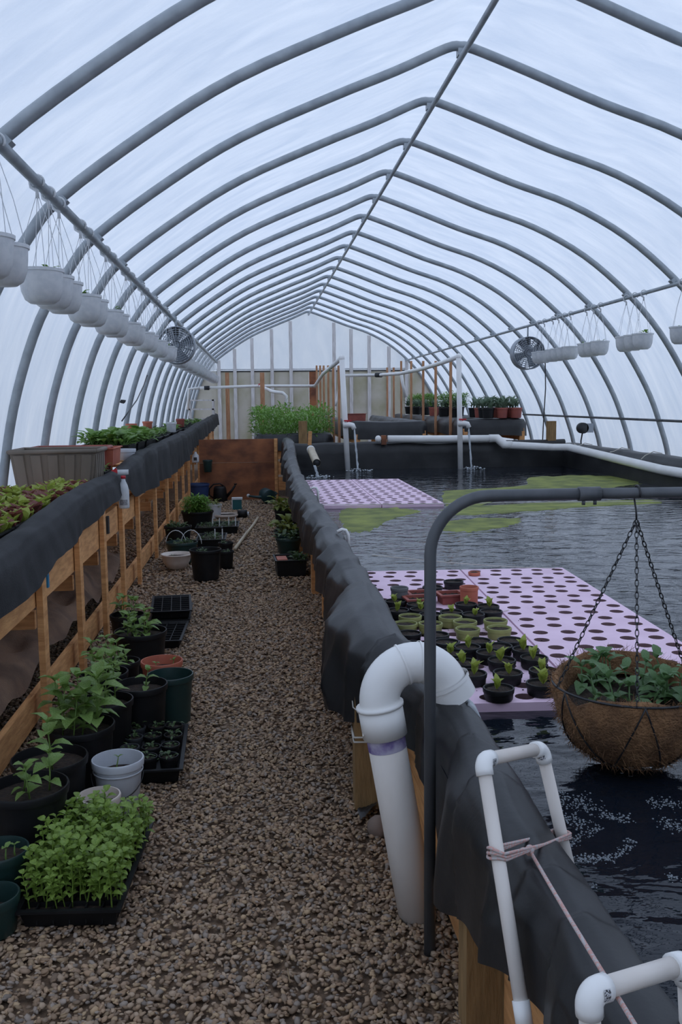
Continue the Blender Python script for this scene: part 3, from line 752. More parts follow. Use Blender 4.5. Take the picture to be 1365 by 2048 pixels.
# hanging basket of coir
bc = at(1262,1366,Y=HY); BX, BZ = bc.x, bc.z
bk = thing('hanging_basket', 'black wire hanging basket lined with brown coir and full of seedlings', 'hanging basket', (BX,HY,BZ-0.24))
BR = 0.215
wf = MB(); wf.tube([(BX+BR*math.cos(2*PI*i/40), HY+BR*math.sin(2*PI*i/40), BZ) for i in range(41)], 0.0035, 6, False); wf.build('rim_wire','black_wire',bk)
def bprof(t): return BR*math.cos(t*1.05)*(1-0.05*t) + 0.0, BZ-0.21*math.sin(t*1.35)
for k in range(6):
    a0 = 2*PI*k/6+0.3; P1 = []; P2 = []
    for i in range(11):
        t = i/10; r, z = bprof(t); P1.append((BX+(r+0.006)*math.cos(a0+0.5*t),HY+(r+0.006)*math.sin(a0+0.5*t),z)); P2.append((BX+(r+0.006)*math.cos(a0-0.5*t),HY+(r+0.006)*math.sin(a0-0.5*t),z))
    MB().tube(P1,0.0024,5).build('rib_wire','black_wire',bk); MB().tube(P2,0.0024,5).build('rib_wire','black_wire',bk)
MB().tube([(BX+0.11*math.cos(2*PI*i/24), HY+0.11*math.sin(2*PI*i/24), bprof(0.98)[1]-0.004) for i in range(25)], 0.0024, 5, False).build('base_wire','black_wire',bk)
def coir(u, v):
    a = 2*PI*u
    up = 0.035*max(0, math.sin(a+0.2))+0.012*nz(math.cos(a)*2,math.sin(a)*2)          # the mat stands proud at the back
    if v < 0.72: r, z = bprof(1-v/0.72); z = z + up*(v/0.72)**3
    else:
        r, z = BR, BZ+up; t = (v-0.72)/0.28; r = BR-0.004-0.035*t; z = BZ+up+0.012*math.sin(t*PI)-0.06*t*t
    q = 1+0.035*nz(math.cos(a)*5,math.sin(a)*5,z*22)
    gap = 0.0
    if v > 0.45 and abs(((a-3.5+PI) % (2*PI))-PI) < 0.42: gap = 0.045*(1-abs(((a-3.5+PI) % (2*PI))-PI)/0.42)*min(1,(v-0.45)*4)   # sags below the ring at one side
    return (BX+r*q*(1-gap*1.5)*math.cos(a), HY+r*q*(1-gap*1.5)*math.sin(a), z-gap)
MB().grid(coir, 72, 30).build('coir_liner','coir',bk)
fz = MB(); random.seed(21)
for k in range(5200):
    u, v = U(0,1), U(0.02,0.97); p = Vector(coir(u,v)); n = Vector((p.x-BX,p.y-HY,(p.z-BZ)*0.6+0.02)); n = n.normalized() if n.length > 0 else Vector((0,0,1))
    d = (n*0.35+Vector((U(-1,1),U(-1,1),U(-1,1)))*0.6); d = d.normalized()*U(0.012,0.034); w = d.cross(n).normalized()*0.0006; q = p-n*0.002
    fz.add([q-w,q+w,q+d*0.6+n*0.002+w*0.6,q+d],[(0,1,2),(0,2,3)])
ff_ = fz.build('coir_fibre','coir',bk); ff_['kind'] = 'stuff'
MB().grid(lambda u,v: (BX+(BR-0.03)*math.sqrt(v)*math.cos(2*PI*u), HY+(BR-0.03)*math.sqrt(v)*math.sin(2*PI*u), BZ-0.04+0.01*nz(u*9,v*7)), 24, 6).build('soil','soil',bk)
bk_base = Vector((BX,HY,BZ-0.24)); random.seed(4)
for k in range(26):
    a = U(0,2*PI); q = 0.15*math.sqrt(U(0,1)); leafy_stem(bk, q*math.cos(a)+0.02, q*math.sin(a)+0.02, 0.205, U(0.035,0.075), 2, U(0.050,0.072), 'basket_leaf', 0.50, 0.12, 'stem', 0.2)
def chain(a, b, parent):
    a, b = Vector(a), Vector(b); d = (b-a); L = d.length; n = int(L/0.0165); d.normalize(); s1 = d.orthogonal().normalized(); s2 = d.cross(s1); mb = MB()
    for i in range(n):
        c = a+d*(L*(i+0.5)/n); s_ = s1 if i % 2 else s2; hl, hw = 0.0105, 0.0048; pts = []
        for k in range(10):
            t = 2*PI*k/10; pts.append(c+d*(hl*math.cos(t))+s_*(hw*math.sin(t)))
        mb.tube(pts+[pts[0]], 0.0016, 4, False)
    mb.build('chain','black_wire',parent)
HK = Vector((BX+0.004,HY,zt-0.075))
for a in (PI*1.02, PI*1.40, PI*0.12): chain(HK, (BX+BR*math.cos(a),HY+BR*math.sin(a),BZ), bk)
hk = [(BX+0.004,HY-0.02,zt-0.01)] + [(BX+0.004,HY+0.020*math.sin(t)*-1,zt+0.0+0.0205*math.cos(t)) for t in [PI*0.5-PI*i/8 for i in range(9)]] + [(BX+0.004,HY+0.018,zt-0.02),(BX+0.004,HY+0.004,zt-0.05),HK]
MB().tube(hk, 0.0028, 6).build('hook','black_wire',bk)

# two small white pipe frames straddling the rim
def straddle(label, lt, rt_, lb, rb2, r, marks=True, sleeve=True):
    lt, rt_, lb, rb2 = map(Vector, (lt, rt_, lb, rb2))
    t = thing('pipe_loop', label, 'pipe loop', (lb.x,lb.y,lb.z)); h = (rt_-lt).normalized(); d0 = (lt-lb).normalized(); d1 = (rb2-rt_).normalized()
    MB().tube([lb, lt-d0*0.02], r, 14).build('leg','pvc_dirty',t); MB().tube([rt_+d1*0.02, rb2], r, 14).build('leg','pvc_dirty',t)
    MB().tube([lt+h*0.02, rt_-h*0.02], r, 14).build('crossbar','pvc_dirty',t)
    R2 = r*1.35; m1 = MB(); elbow(m1, lt, d0, h, r*1.28, R2); m1.build('elbow','pvc',t); m2 = MB(); elbow(m2, rt_, h, d1, r*1.28, R2); m2.build('elbow','pvc',t)
    if marks:
        stamp(t, lt+h*0.016, h, r*1.30, (CAM-lt)+Vector((0,0,-0.6)), 0.016, 0.012); stamp(t, rt_+h*-0.004+d1*0.012, d1, r*1.30, (CAM-rt_)+Vector((-0.3,0,0)), 0.015, 0.013)
    if sleeve: MB().tube([lb+d0*0.0, lb+d0*0.05], r*1.18, 14).build('sleeve','pvc',t)
    return t
l_t, l_b = at(966,1520,Y=1.75), at(1052,2062,Y=1.52)
r_t, r_b = at(1084,1497,Y=1.90), at(1168,1860,Y=1.88)
straddle('white pipe frame bound with pink rope straddling the black pond rim', l_t, r_t, l_b, r_b, 0.0138)
l2, r2 = at(1178,1985,Y=1.14), at(1375,1925,Y=1.22)
f2 = straddle('white pipe frame beside the rope end, without any rope binding', l2, r2, l2+Vector((0.02,-0.02,-0.42)), r2+Vector((0.035,0,-0.45)), 0.0150, True, False)
# pink rope
kn = at(1040,1682,Y=1.72); rope = thing('rope', 'pink and white rope knotted round the white pipe frame', 'rope', kn)
d0 = (l_t-l_b).normalized(); d1 = (r_t-r_b).normalized()
cl = l_b+d0*((at(985,1690,Y=1.70).z-l_b.z)/d0.z); cr_ = r_b+d1*((at(1110,1668,Y=1.9).z-r_b.z)/d1.z)
for k in range(3):
    dz = 0.008*k-0.008; P = []
    h = (cr_-cl).normalized(); s_ = Vector((0,0,1)).cross(h).normalized(); e = 0.0185
    for i in range(13): a = PI/2+PI*i/12; P.append(cl+h*(e*math.cos(a))+s_*(e*math.sin(a))+Vector((0,0,dz+0.003*math.sin(a*2+k))))
    for i in range(13): a = -PI/2+PI*i/12; P.append(cr_+h*(e*math.cos(a))+s_*(e*math.sin(a))+Vector((0,0,-dz*0.6+0.004)))
    P.append(P[0]); MB().tube(P, 0.0034, 6, False).build('wrap','rope',rope)
kp = cl.lerp(cr_,0.42)+Vector((0,-0.022,0.0)); kb = MB(); kb.blob(kp,(0.010,0.010,0.012)); kb.blob(kp+Vector((-0.012,0.004,-0.002)),(0.008,0.007,0.007)); kb.build('knot','rope',rope)
e_ = at(1272,2052,Y=1.08); MB().tube([kp, kp.lerp(e_,0.25)+Vector((0,0,-0.002)), kp.lerp(e_,0.5)+Vector((0,0,-0.003)), e_], 0.0036, 7).build('tail','rope',rope)
# rock and scrap by the post
tag(MB().blob(at(757,1668,Z=0.0)+Vector((0,0,0.025)),(0.042,0.038,0.045),7,9).build('stone','rock'), 'brown stone lying against the pond wall by the standpipe', 'stone')
p = at(735,1640,Z=0.0); tag(MB().grid(lambda u,v: (p.x-0.03+0.07*u, p.y-0.04+0.10*v+0.04*u, 0.018+0.05*u*(1-v)+0.008*nz(u*5,v*5)), 8, 8).build('plastic_scrap','liner'), 'torn scrap of black plastic beside the brown stone', 'scrap')

# ================================================================== POTS ON THE NEAR RAFT
def rp(x, y): return 760+0.271*x, 1130+0.271*y
random.seed(2)
RPOTS = []
def raft_pot(x, y, kind, r=0.052, h=0.042, m='black_plastic', label='', group=None, plant=True):
    p = at(*rp(x,y), Z=RZ+h); t = thing('seedling_pot', label, 'plant pot', (p.x,p.y,RZ+0.001), group, U(0,6))
    RPOTS.append((t, r+0.002)); z = pot_parts(t, r, h, m, 0.93, 0.008, 0.2, 18)
    if plant: inst('seedling', seedling_mesh('raft_lettuce', random.randint(0,4)), t, (U(-.008,.008),U(-.008,.008),z), (U(-.15,.15),U(-.15,.15),U(0,6)), U(0.050,0.070))
G1 = 'black pots of lettuce on the near raft'
for q in ((878,905),(1195,868),(682,795),(945,790),(1210,775),(628,715),(897,695),(1140,680),(540,640),(825,640),(1068,618),(640,590),(700,355),(532,345),(318,328),(690,292),(140,330),(750,300),(285,290),(130,262)):
    raft_pot(q[0],q[1],'l',label='small black pot with one lettuce seedling on the pink raft',group=G1)
G2 = 'black pots of bare soil on the near raft'
for q in ((710,565),(880,600),(965,550),(215,500),(420,510),(235,580),(515,570),(795,335),(545,118),(390,160),(380,355)):
    raft_pot(q[0],q[1],'b',label='small black pot of bare soil on the pink raft',group=G2,plant=False)
G3 = 'yellow green pots on the near raft'
for q in ((650,468),(882,462),(620,412),(855,405),(495,375),(240,372),(195,428),(370,428)):
    raft_pot(q[0],q[1],'y',0.052,0.046,'yellow_green_pot','squat yellow green pot of soil on the pink raft',G3,False)
raft_pot(660,160,'t',0.046,0.095,'terracotta','tall terracotta red pot standing on the pink raft',None,False)
raft_pot(145,165,'g',0.044,0.085,'grey_pot','tall grey pot on the pink raft next to the liner',None,False)
raft_pot(698,52,'t',0.034,0.02,'terracotta','tiny red pot sunk in a corner hole of the empty raft',None,False)
for x, y in ((295,205),(520,205),(268,238)):
    p = at(*rp(x,y), Z=RZ+0.05); t = thing('square_pot', 'low square red brown pot of soil on the pink raft', 'plant pot', (p.x,p.y,RZ+0.001), 'square red brown pots on the near raft', 0.1)
    tray_parts(t, 0.11, 0.10, 0.05, 'redbrown'); RPOTS.append((t, 0.060))
relax(RPOTS, 60)
cr2 = MB()
for k in range(70):
    x, y = rp(U(450,1250), U(380,960)); p = at(x,y,Z=RZ); r = U(0.001,0.0035); cr2.blob((p.x,p.y,RZ+r*0.5),(r*1.3,r,r*0.6),3,5)
tag(cr2.build('soil_crumbs','soil'), 'dark soil crumbs scattered between pots on the pink raft', 'soil', kind='stuff')

# ================================================================== LONG WOODEN BENCH
BXF = -1.04                                   # front face of the bench
def deck(y): return 0.92 if y < 8.0 else 1.04
bench = thing('grow_bench', 'long wooden grow bench with black cloth draped over its front rail', 'bench', (-1.4,13,0))
CR = [(2.6,0.95),(3.8,0.978),(4.3,1.0),(5.6,1.05),(7.0,1.05),(9,1.13),(13.5,1.14),(18,1.20),(24.6,1.28)]
HM = [(2.6,0.68),(3.9,0.745),(4.7,0.81),(6.3,0.86),(7.0,0.94),(7.35,0.89),(7.6,0.80),(8.9,0.75),(12.2,0.72),(15.1,0.84),(20,0.93),(24.4,1.0)]
def cloth(u, v):
    y = 2.4+(24.5-2.4)*u**1.25; c, h = lerp(CR,y), lerp(HM,y)
    P = [(-0.16,c-0.07),(-0.07,c-0.005),(-0.02,c),(0.022,c-0.02),(0.035,c-0.07),(0.04,h)]
    k = v*5; i = min(int(k),4); t = k-i; dx = P[i][0]+(P[i+1][0]-P[i][0])*t; z = P[i][1]+(P[i+1][1]-P[i][1])*t
    o = max(0,(k-2.5)/2.5)
    dx += o*0.05*(nz(y*1.7,2.0,z)+0.4*nz(y*5+z*3,4))+0.012*o; z += 0.018*nz(y*2.1,v*2,5)*(1-o*0.4) + (0.025*nz(y*2.6,11) if k > 4.5 else 0)
    return (BXF+dx, y, z)
MB().grid(cloth, 300, 24).build('shade_cloth','fabric',bench)
posts = [3.3,4.42,5.35,6.2,7.05,8.0,9.35,10.6,11.8,12.9,14.0,15.0,16.4,18,20,22]
for i, y in enumerate(posts):
    h = lerp(CR,y)-0.05; x = BXF-0.025
    MB().box((x+0.030,y,h/2),(0.030,0.088,h)).build('post','wood',bench,smooth=False)
    MB().box((x-0.35,y+0.07,0.52),(0.66,0.038,0.088)).build('cross_brace','wood',bench,smooth=False)
    MB().box((-1.66,y,deck(y)/2),(0.042,0.088,deck(y)-0.02)).build('post','wood',bench,smooth=False)
for a, b in zip(posts, posts[1:]):
    z = deck((a+b)/2)
    MB().box((BXF-0.030,(a+b)/2,z-0.22),(0.03,b-a-0.004,0.19)).build('front_rail','wood_y',bench,smooth=False)
    MB().box((BXF-0.062,(a+b)/2,0.10),(0.03,b-a-0.004,0.14)).build('bottom_rail','wood_y',bench,smooth=False)
    for k in range(3): MB().box((-1.70,(a+b)/2,0.14+0.24*k),(0.025,b-a-0.006,0.22)).build('back_board','wood_y',bench,smooth=False)
    for k in range(4): MB().box((-1.165-0.155*k,(a+b)/2,z-0.012),(0.148,b-a-0.004,0.022)).build('deck_plank','wood_y',bench,smooth=False)
bl = MB().grid(lambda u,v: (-1.14-0.5*v, 3.0+5*u, 0.22+0.28*v+0.10*nz(u*9,v*3,2)+0.05*nz(u*22,v*6)), 70, 14).build('burlap_sheet','burlap')
tag(bl, 'brown burlap sheet sagging on the ground under the wooden bench', 'burlap')
MB().box((-1.035,4.55,0.72),(0.014,0.030,0.11)).build('blue_tag','bright_blue',bench,smooth=False)
p = at(208,1050,X=BXF-0.03); MB().box((BXF-0.005,p.y,p.z),(0.018,0.05,0.12)).build('label_clip','dark_grey',bench,smooth=False)

# ---- on the bench: lettuce flats
random.seed(31)
ff = 0
LAB = ['flat of red and green lettuce seedlings at the open end of the bench','flat of red and green lettuce seedlings in the middle of the lettuce flats','flat of red and green lettuce seedlings touching the brown tote bin']
for k, y in enumerate((4.15,4.72,5.29,5.86,6.3)):
    for j, x in enumerate((-1.29,-1.60)):
        if k == 4 and j == 1: continue
        t = thing('lettuce_flat', 'black flat of red and green lettuce seedlings on the bench' , 'seedling flat', (x,y,0.92), 'lettuce flats on the bench')
        tray_parts(t, 0.27, 0.54, 0.06)
        for a in range(5):
            for b in range(8):
                kd = 'lettuce_red' if U(0,1) < 0.42 else 'lettuce_green'
                inst('seedling', seedling_mesh(kd,random.randint(0,3)), t, (-0.11+0.055*a+U(-.01,.01),-0.235+0.067*b+U(-.01,.01),0.045), (U(-.2,.2),U(-.2,.2),U(0,6)), U(0.075,0.11))
# brown tote bin
def tote(name, label, c, w, l, h, m, ribs=5):
    t = thing(name, label, 'bin', c); W = lambda z: 0.86+0.14*z/h
    mb = MB(); tp = 0.88; o = [(-w/2,-l/2),(w/2,-l/2),(w/2,l/2),(-w/2,l/2)]
    v = [(x*tp,y*tp,0) for x,y in o]+[(x,y,h) for x,y in o]+[(x*0.96,y*0.96,h) for x,y in o]+[(x*0.85,y*0.85,0.02) for x,y in o]
    q = lambda a,b: [(a+k,a+(k+1)%4,b+(k+1)%4,b+k) for k in range(4)]
    mb.add(v, [(3,2,1,0)]+q(0,4)+q(4,8)+q(8,12)+[(12,13,14,15)]); mb.build('body', m, t, False, world=False)
    rm = MB()
    for (a,b) in ((0,1),(1,2),(2,3),(3,0)):
        A, B = Vector((*o[a],h)), Vector((*o[b],h)); rm.tube([A*1.02,B*1.02], 0.016, 8)
    rm.build('rim', m, t, world=False)
    for i in range(ribs):
        f = (i+0.5)/ribs-0.5
        MB().add([(f*w*tp-0.03,-l/2*tp-0.012,0.01),(f*w*tp+0.03,-l/2*tp-0.012,0.01),(f*w+0.034,-l/2-0.012,h-0.02),(f*w-0.034,-l/2-0.012,h-0.02),(f*w*tp-0.04,-l/2*tp+0.01,0.01),(f*w*tp+0.04,-l/2*tp+0.01,0.01),(f*w+0.044,-l/2+0.01,h-0.02),(f*w-0.044,-l/2+0.01,h-0.02)],
                 [(0,1,2,3),(0,3,7,4),(1,5,6,2),(3,2,6,7),(0,4,5,1)]).build('rib', m, t, False, world=False)
        MB().box((w/2*0.95+0.006, (f*l)*0.95, h*0.5),(0.02,0.05,h*0.85)).build('rib', m, t, False, world=False)
    return t
tote('tote_bin', 'large dirty brown ribbed tote bin standing behind the lettuce flats', (-1.46,6.98,0.925), 0.60, 0.42, 0.285, 'tote')
tote('tote_bin', 'low red brown tote bin behind the large brown one', (-1.50,7.60,0.925), 0.58, 0.40, 0.27, 'redbrown', 4)
# red window boxes
t = thing('window_box', 'empty terracotta window box lying on the bench behind the spray bottle', 'planter', (-1.30,7.75,1.06), None, 0.0); 
tray_parts(t, 0.30, 0.42, 0.14, 'terracotta', None, False)
t = thing('plastic_tub', 'pale plastic tub beside the empty terracotta window box', 'tub', (-1.18,8.45,1.05)); pot_parts(t, 0.09, 0.10, 'bucket_white')
t = thing('seedling_tray', 'small green seedling tray just behind the spray bottle', 'seedling tray', (-1.26,7.25,0.98)); tray_parts(t,0.20,0.30,0.06)
for a in range(3):
    for b in range(4): inst('seedling', seedling_mesh('kale',a), t, (-0.06+0.06*a,-0.1+0.07*b,0.05), (0,0,U(0,6)), U(0.05,0.08))
# spray bottle hooked over the rail
p = at(247,965,X=BXF+0.07); sb = thing('spray_bottle', 'white spray bottle with red trigger head hooked on the bench rail', 'spray bottle', (p.x,p.y,0.80))
MB().lathe([(0,0),(0.034,0),(0.038,0.01),(0.038,0.13),(0.030,0.165),(0.015,0.20),(0.014,0.225),(0,0.225)],(0,0,0),18).build('bottle','white_plastic',sb,world=False)
MB().lathe([(0.016,0),(0.018,0.0),(0.018,0.022),(0,0.022)],(0,0,0.215),14).build('collar','red',sb,world=False)
MB().box((0.0,0,0.262),(0.075,0.028,0.035)).build('spray_head','white_plastic',sb,world=False)
MB().add([(-0.03,-0.008,0.25),(-0.03,0.008,0.25),(-0.085,-0.008,0.275),(-0.085,0.008,0.275),(-0.045,-0.008,0.29),(-0.045,0.008,0.29)],[(0,1,3,2),(2,3,5,4),(0,2,4),(1,5,3),(0,4,5,1)]).build('trigger','red',sb,False,world=False)
MB().grid(lambda u,v:(0.0388*math.sin((u-.5)*1.6),-0.0388*math.cos((u-.5)*1.6),0.025+0.04*v),8,2).build('printed_label','print',sb,world=False)
# kale flats and far trays
random.seed(41)
def kale_flat(y, x, label):
    t = thing('kale_flat', label, 'seedling flat', (x,y,1.045)); tray_parts(t,0.44,0.56,0.13)
    for a in range(5):
        for b in range(5): inst('seedling', seedling_mesh('kale',random.randint(0,4)), t, (-0.16+0.08*a+U(-.02,.02),-0.2+0.1*b+U(-.02,.02),0.10), (U(-.15,.15),U(-.15,.15),U(0,6)), U(0.14,0.20))
kale_flat(8.95,-1.40,'deep black flat of bushy green kale nearest the tote bins'); kale_flat(9.58,-1.39,'deep black flat of bushy green kale between two other flats'); kale_flat(10.2,-1.38,'deep black flat of bushy green kale before the sparse trays')
y = 10.85; k = 0
while y < 22:
    t = thing('seedling_tray', 'black tray of sparse small seedlings on the far bench', 'seedling tray', (-1.42+U(-.03,.03),y,1.045), 'sparse seedling trays along the far bench'); tray_parts(t,0.50,0.52,0.10)
    for q in range(9): inst('seedling', seedling_mesh('dull_leaf' if q%3 else 'kale',q%3), t, (U(-.2,.2),U(-.2,.2),0.075), (0,0,U(0,6)), U(0.07,0.14))
    y += 0.62; k += 1
random.seed(43)
for (x,y,m,lab) in ((-1.66,12.5,'terracotta','upright terracotta pot standing between far bench trays'),(-1.62,14.0,'terracotta','terracotta pot standing on the far bench near the plastic wall'),(-1.3,16.0,'redbrown','dark red pot among the far bench trays'),(-1.2,13.2,'white_plastic','white pot among the far bench trays near the cloth')):
    t = thing('clay_pot', lab, 'plant pot', (x,y,1.15)); pot_parts(t,0.075,0.14,m,n=16)
# white open rack at the far end of the bench
rk = thing('wire_rack', 'pale shelf rack at the far end of the bench by the end wall', 'rack', (-1.35,23.3,1.04))
for x in (-0.3,0.28):
    for y in (-0.2,0.2): MB().box((x,y,0.30),(0.05,0.04,0.60)).build('upright','grey_stud',rk,False,world=False)
for z in (0.12,0.36,0.58): MB().box((0,0,z),(0.64,0.44,0.035)).build('shelf','grey_stud',rk,False,world=False)

# ================================================================== PATH END
pw = thing('plywood_partition', 'dark stained plywood partition closing the end of the path', 'partition', (-0.2,14.85,0))
MB().box((-0.300,14.85,0.30),(1.25,0.025,0.60)).build('board','ply_dark',pw,False)
MB().box((-0.300,14.845,0.79),(1.25,0.028,0.37)).build('board','ply_dark',pw,False)
MB().box((0.29,14.80,0.49),(0.05,0.07,0.98)).build('post','wood',pw,False)

# ================================================================== POTS ALONG THE PATH
random.seed(51)
NPOTS = []
def nursery(px, py, r, h, label, m='black_plastic', plants=(), group=None, name='nursery_pot', cat='plant pot', taper=0.82, leafm='basil', leaf=0.06, pairs=3, ph=0.12, depth=0.14, rim=0.014, xy=None):
    p = at(px,py,Z=h) if xy is None else Vector((*xy,0)); t = thing(name, label, cat, (p.x,p.y,0.004), group)
    z = pot_parts(t, r, h, m, taper, rim, depth); NPOTS.append((t, r+0.003))
    for (a,b,s_) in plants: leafy_stem(t, a*r, b*r, z, ph*s_, pairs, leaf*s_**0.5, leafm)
    return t
nursery(60,1568,0.134,0.26,'wide black nursery pot with two short basil plants behind the basil flat',plants=((0.1,-0.25,0.9),(0.45,0.3,1.1),(-0.2,0.25,0.6)),pairs=3,ph=0.12)
nursery(103,1520,0.138,0.25,'black nursery pot with a single tall basil stem beside the bench rail',plants=((0.15,-0.35,1.35),),ph=0.14,pairs=4,leaf=0.068)
nursery(160,1450,0.138,0.26,'black nursery pot packed with the biggest leafy basil plants',plants=((-0.45,-0.3,1.15),(0.1,0.2,1.25),(0.5,-0.2,1.3),(-0.1,-0.55,0.9),(0.35,0.55,1.2),(-0.55,0.3,1.2),(0.1,-0.3,1.0)),ph=0.17,pairs=4,leaf=0.085)
nursery(212,1400,0.118,0.26,'black nursery pot of leafy basil touching the bench post',plants=((-0.4,0.2,1.2),(0.3,0.3,1.2),(0.0,-0.4,1.1),(-0.2,-0.1,1.3)),ph=0.17,pairs=4,leaf=0.07)
nursery(208,1345,0.115,0.26,'black nursery pot with tall bright basil further along the bench',plants=((-0.3,0,1.2),(0.3,0.3,1.1),(0.2,-0.4,1.2),(-0.1,0.4,1.2)),ph=0.15,pairs=4,leaf=0.058)
nursery(247,1322,0.085,0.22,'small black nursery pot with basil in front of the terracotta pot',plants=((0.2,0.2,0.9),(-0.3,-0.1,0.8)),ph=0.10,pairs=3,leaf=0.05)
nursery(290,1365,0.121,0.26,'black nursery pot with one lone basil seedling standing beside the path',plants=((0.15,0.1,0.8),),ph=0.11,pairs=3,leaf=0.055)
nursery(333,1352,0.112,0.24,'dark green nursery pot nearly empty next to the lone seedling pot',m='green_plastic',depth=0.3)
nursery(324,1322,0.105,0.25,'terracotta red nursery pot with its rim showing behind the green pot',m='terracotta',plants=((-0.2,-0.3,0.5),(0.5,0.2,0.5)),ph=0.08,pairs=2,leaf=0.045,depth=0.2)
nursery(281,1262,0.150,0.25,'wide black nursery pot with a bushy clump of basil by the stacked trays',plants=((-0.3,0,1.0),(0.1,0.3,1.1),(0.2,-0.3,0.8),(-0.1,-0.5,0.8),(-0.5,-0.2,0.9),(0.35,0.1,0.9)),ph=0.12,pairs=3,leaf=0.075)
t = nursery(234,1518,0.098,0.20,'white plastic bucket with a single tiny seedling',m='bucket_white',plants=((-0.1,0.1,0.55),),ph=0.10,pairs=1,leaf=0.035,name='plastic_bucket',cat='bucket',taper=0.74,depth=0.3)
MB().tube([(0.098*math.cos(a),-0.02-0.10*math.sin(a)*0.6,0.15-0.085*math.sin(a)) for a in [PI*i/14 for i in range(15)]],0.0022,5).build('handle','black_wire',t,world=False)
MB().lathe([(0.0915,0.150),(0.0945,0.151),(0.0955,0.156),(0.0925,0.157)],(0,0,0),24).build('rim_band','bucket_white',t,world=False)
nursery(192,1590,0.077,0.14,'cream plastic pot half hidden behind the dense basil flat',m='cream',plants=((0.0,0.1,0.5),),ph=0.06,pairs=1,leaf=0.03,depth=0.3)
nursery(-14,1790,0.075,0.12,'dark green pot without a plant beside the dense basil flat',m='green_plastic',depth=0.5)
nursery(-2,1700,0.090,0.17,'dark pot with a few weak seedlings beside the dense basil flat',m='green_plastic',plants=((0.3,-0.2,0.5),(0.5,0.2,0.4)),ph=0.08,pairs=1,leaf=0.04,depth=0.2)
relax(NPOTS, 30)
for t, r in NPOTS: t.location.x = max(t.location.x, BXF+0.02+r)
relax(NPOTS, 10)
# dense basil flat
random.seed(61)
bf = thing('basil_flat', 'black flat densely filled with bright green basil seedlings', 'seedling flat', (-0.570,2.91,0.006), None, -0.06)
tray_parts(bf,0.29,0.55,0.065,'black_plastic',(6,11))
for a in range(7):
    for b in range(13):
        x, y = -0.125+0.0417*a+U(-.012,.012), -0.235+0.039*b+U(-.012,.012)
        inst('seedling', seedling_mesh('basil_young',random.randint(0,6)), bf, (x,y,0.046), (U(-.18,.18),U(-.18,.18),U(0,6)), U(0.115,0.175))
        if b % 2 == 0: inst('seedling', seedling_mesh('basil_young',random.randint(0,6)), bf, (x+0.02,y+0.015,0.046), (U(-.2,.2),U(-.2,.2),U(0,6)), U(0.09,0.14))
# black flat of small round pots
pf = thing('carrying_flat', 'black carrying flat holding small round pots of tiny seedlings', 'tray', (-0.485,3.93,0.006), None, 0.03); tray_parts(pf,0.27,0.52,0.065,'black_plastic',None,False)
MB().box((0,0,0.02),(0.23,0.46,0.02)).build('tray_floor','dark_grey',pf,False,world=False)
for i, (a,b) in enumerate(((-0.085,-0.19),(0.0,-0.19),(0.085,-0.19),(-0.085,-0.07),(0.005,-0.08),(0.085,-0.065),(-0.08,0.05),(0.0,0.06),(0.09,0.055),(-0.08,0.175),(0.01,0.18),(0.085,0.18))):
    q = Vector((a,b,0)); q.rotate(Matrix.Rotation(0.03,3,'Z')); t = thing('small_pot', 'small round dark pot of tiny seedlings inside the carrying flat', 'plant pot', (-0.485+q.x,3.93+q.y,0.037), 'round pots in the carrying flat')
    z = pot_parts(t,0.041,0.065,'black_plastic' if i%3 else 'dark_grey',0.8,0.006,0.2,16)
    inst('seedling', seedling_mesh('dull_leaf',i%4), t, (0,0,z-0.01), (0,0,U(0,6)), U(0.05,0.075))
# stacked empty cell trays
for k, (y, z, lab) in enumerate(((6.05,0.004,'empty black cell tray on the gravel beside the bushy basil pot'),(6.62,0.004,'empty black cell tray on the gravel further from the bushy basil pot'),(6.62,0.066,'empty black cell tray stacked crooked on top of another'))):
    t = thing('cell_tray', lab, 'tray', (-0.64,y,z), None, 0.05*k-0.02); tray_parts(t,0.26,0.52,0.06,'black_plastic',(4,8),False)
t = thing('basil_pot', 'low black pot of basil tucked behind the bushy basil pot', 'plant pot', (-0.86,5.95,0.004)); z = pot_parts(t,0.11,0.2)
for k in range(4): leafy_stem(t,U(-.06,.06),U(-.06,.06),z,0.12,3,0.07,'basil')

# ---- further along
random.seed(71)
def farpot(px, py, r, h, label, m='black_plastic', kind=None, n=0, s_=0.12, taper=0.8, depth=0.15, name='plant_pot', cat='plant pot'):
    p = at(px,py,Z=h); t = thing(name, label, cat, (p.x,p.y,0.004)); z = pot_parts(t,r,h,m,taper,0.012,depth,22)
    for k in range(n): a = U(0,6.28); q = r*0.6*math.sqrt(U(0,1)); inst('seedling', seedling_mesh(kind,k%4), t, (q*math.cos(a),q*math.sin(a),z-0.01), (U(-.2,.2),U(-.2,.2),U(0,6)), s_*U(0.8,1.2))
    return t
farpot(411,1099,0.14,0.27,'tall black nursery pot standing beside the cream bowl','black_plastic','dull_leaf',3,0.06)
t = thing('cream_bowl', 'cream plastic bowl planter of soil next to the tall black pot', 'bowl', (*at(353,1110,Z=0.14).xy,0.004))
MB().lathe([(0,0),(0.06,0),(0.09,0.02),(0.125,0.08),(0.138,0.135),(0.146,0.14),(0.146,0.15),(0.134,0.15),(0.12,0.10)],(0,0,0),26).build('bowl','cream',t,world=False)
MB().grid(lambda u,v: (0.128*v*math.cos(2*PI*u),0.128*v*math.sin(2*PI*u),0.118+0.008*nz(u*8,v*6)),20,5).build('soil','soil',t,world=False)
inst('seedling', seedling_mesh('dull_leaf',1), t, (-0.04,0.02,0.11),(0,0,0),0.05)
farpot(364,1084,0.155,0.20,'dark green oval planter with wire hoops and small leaves','green_plastic','dull_leaf',6,0.10)
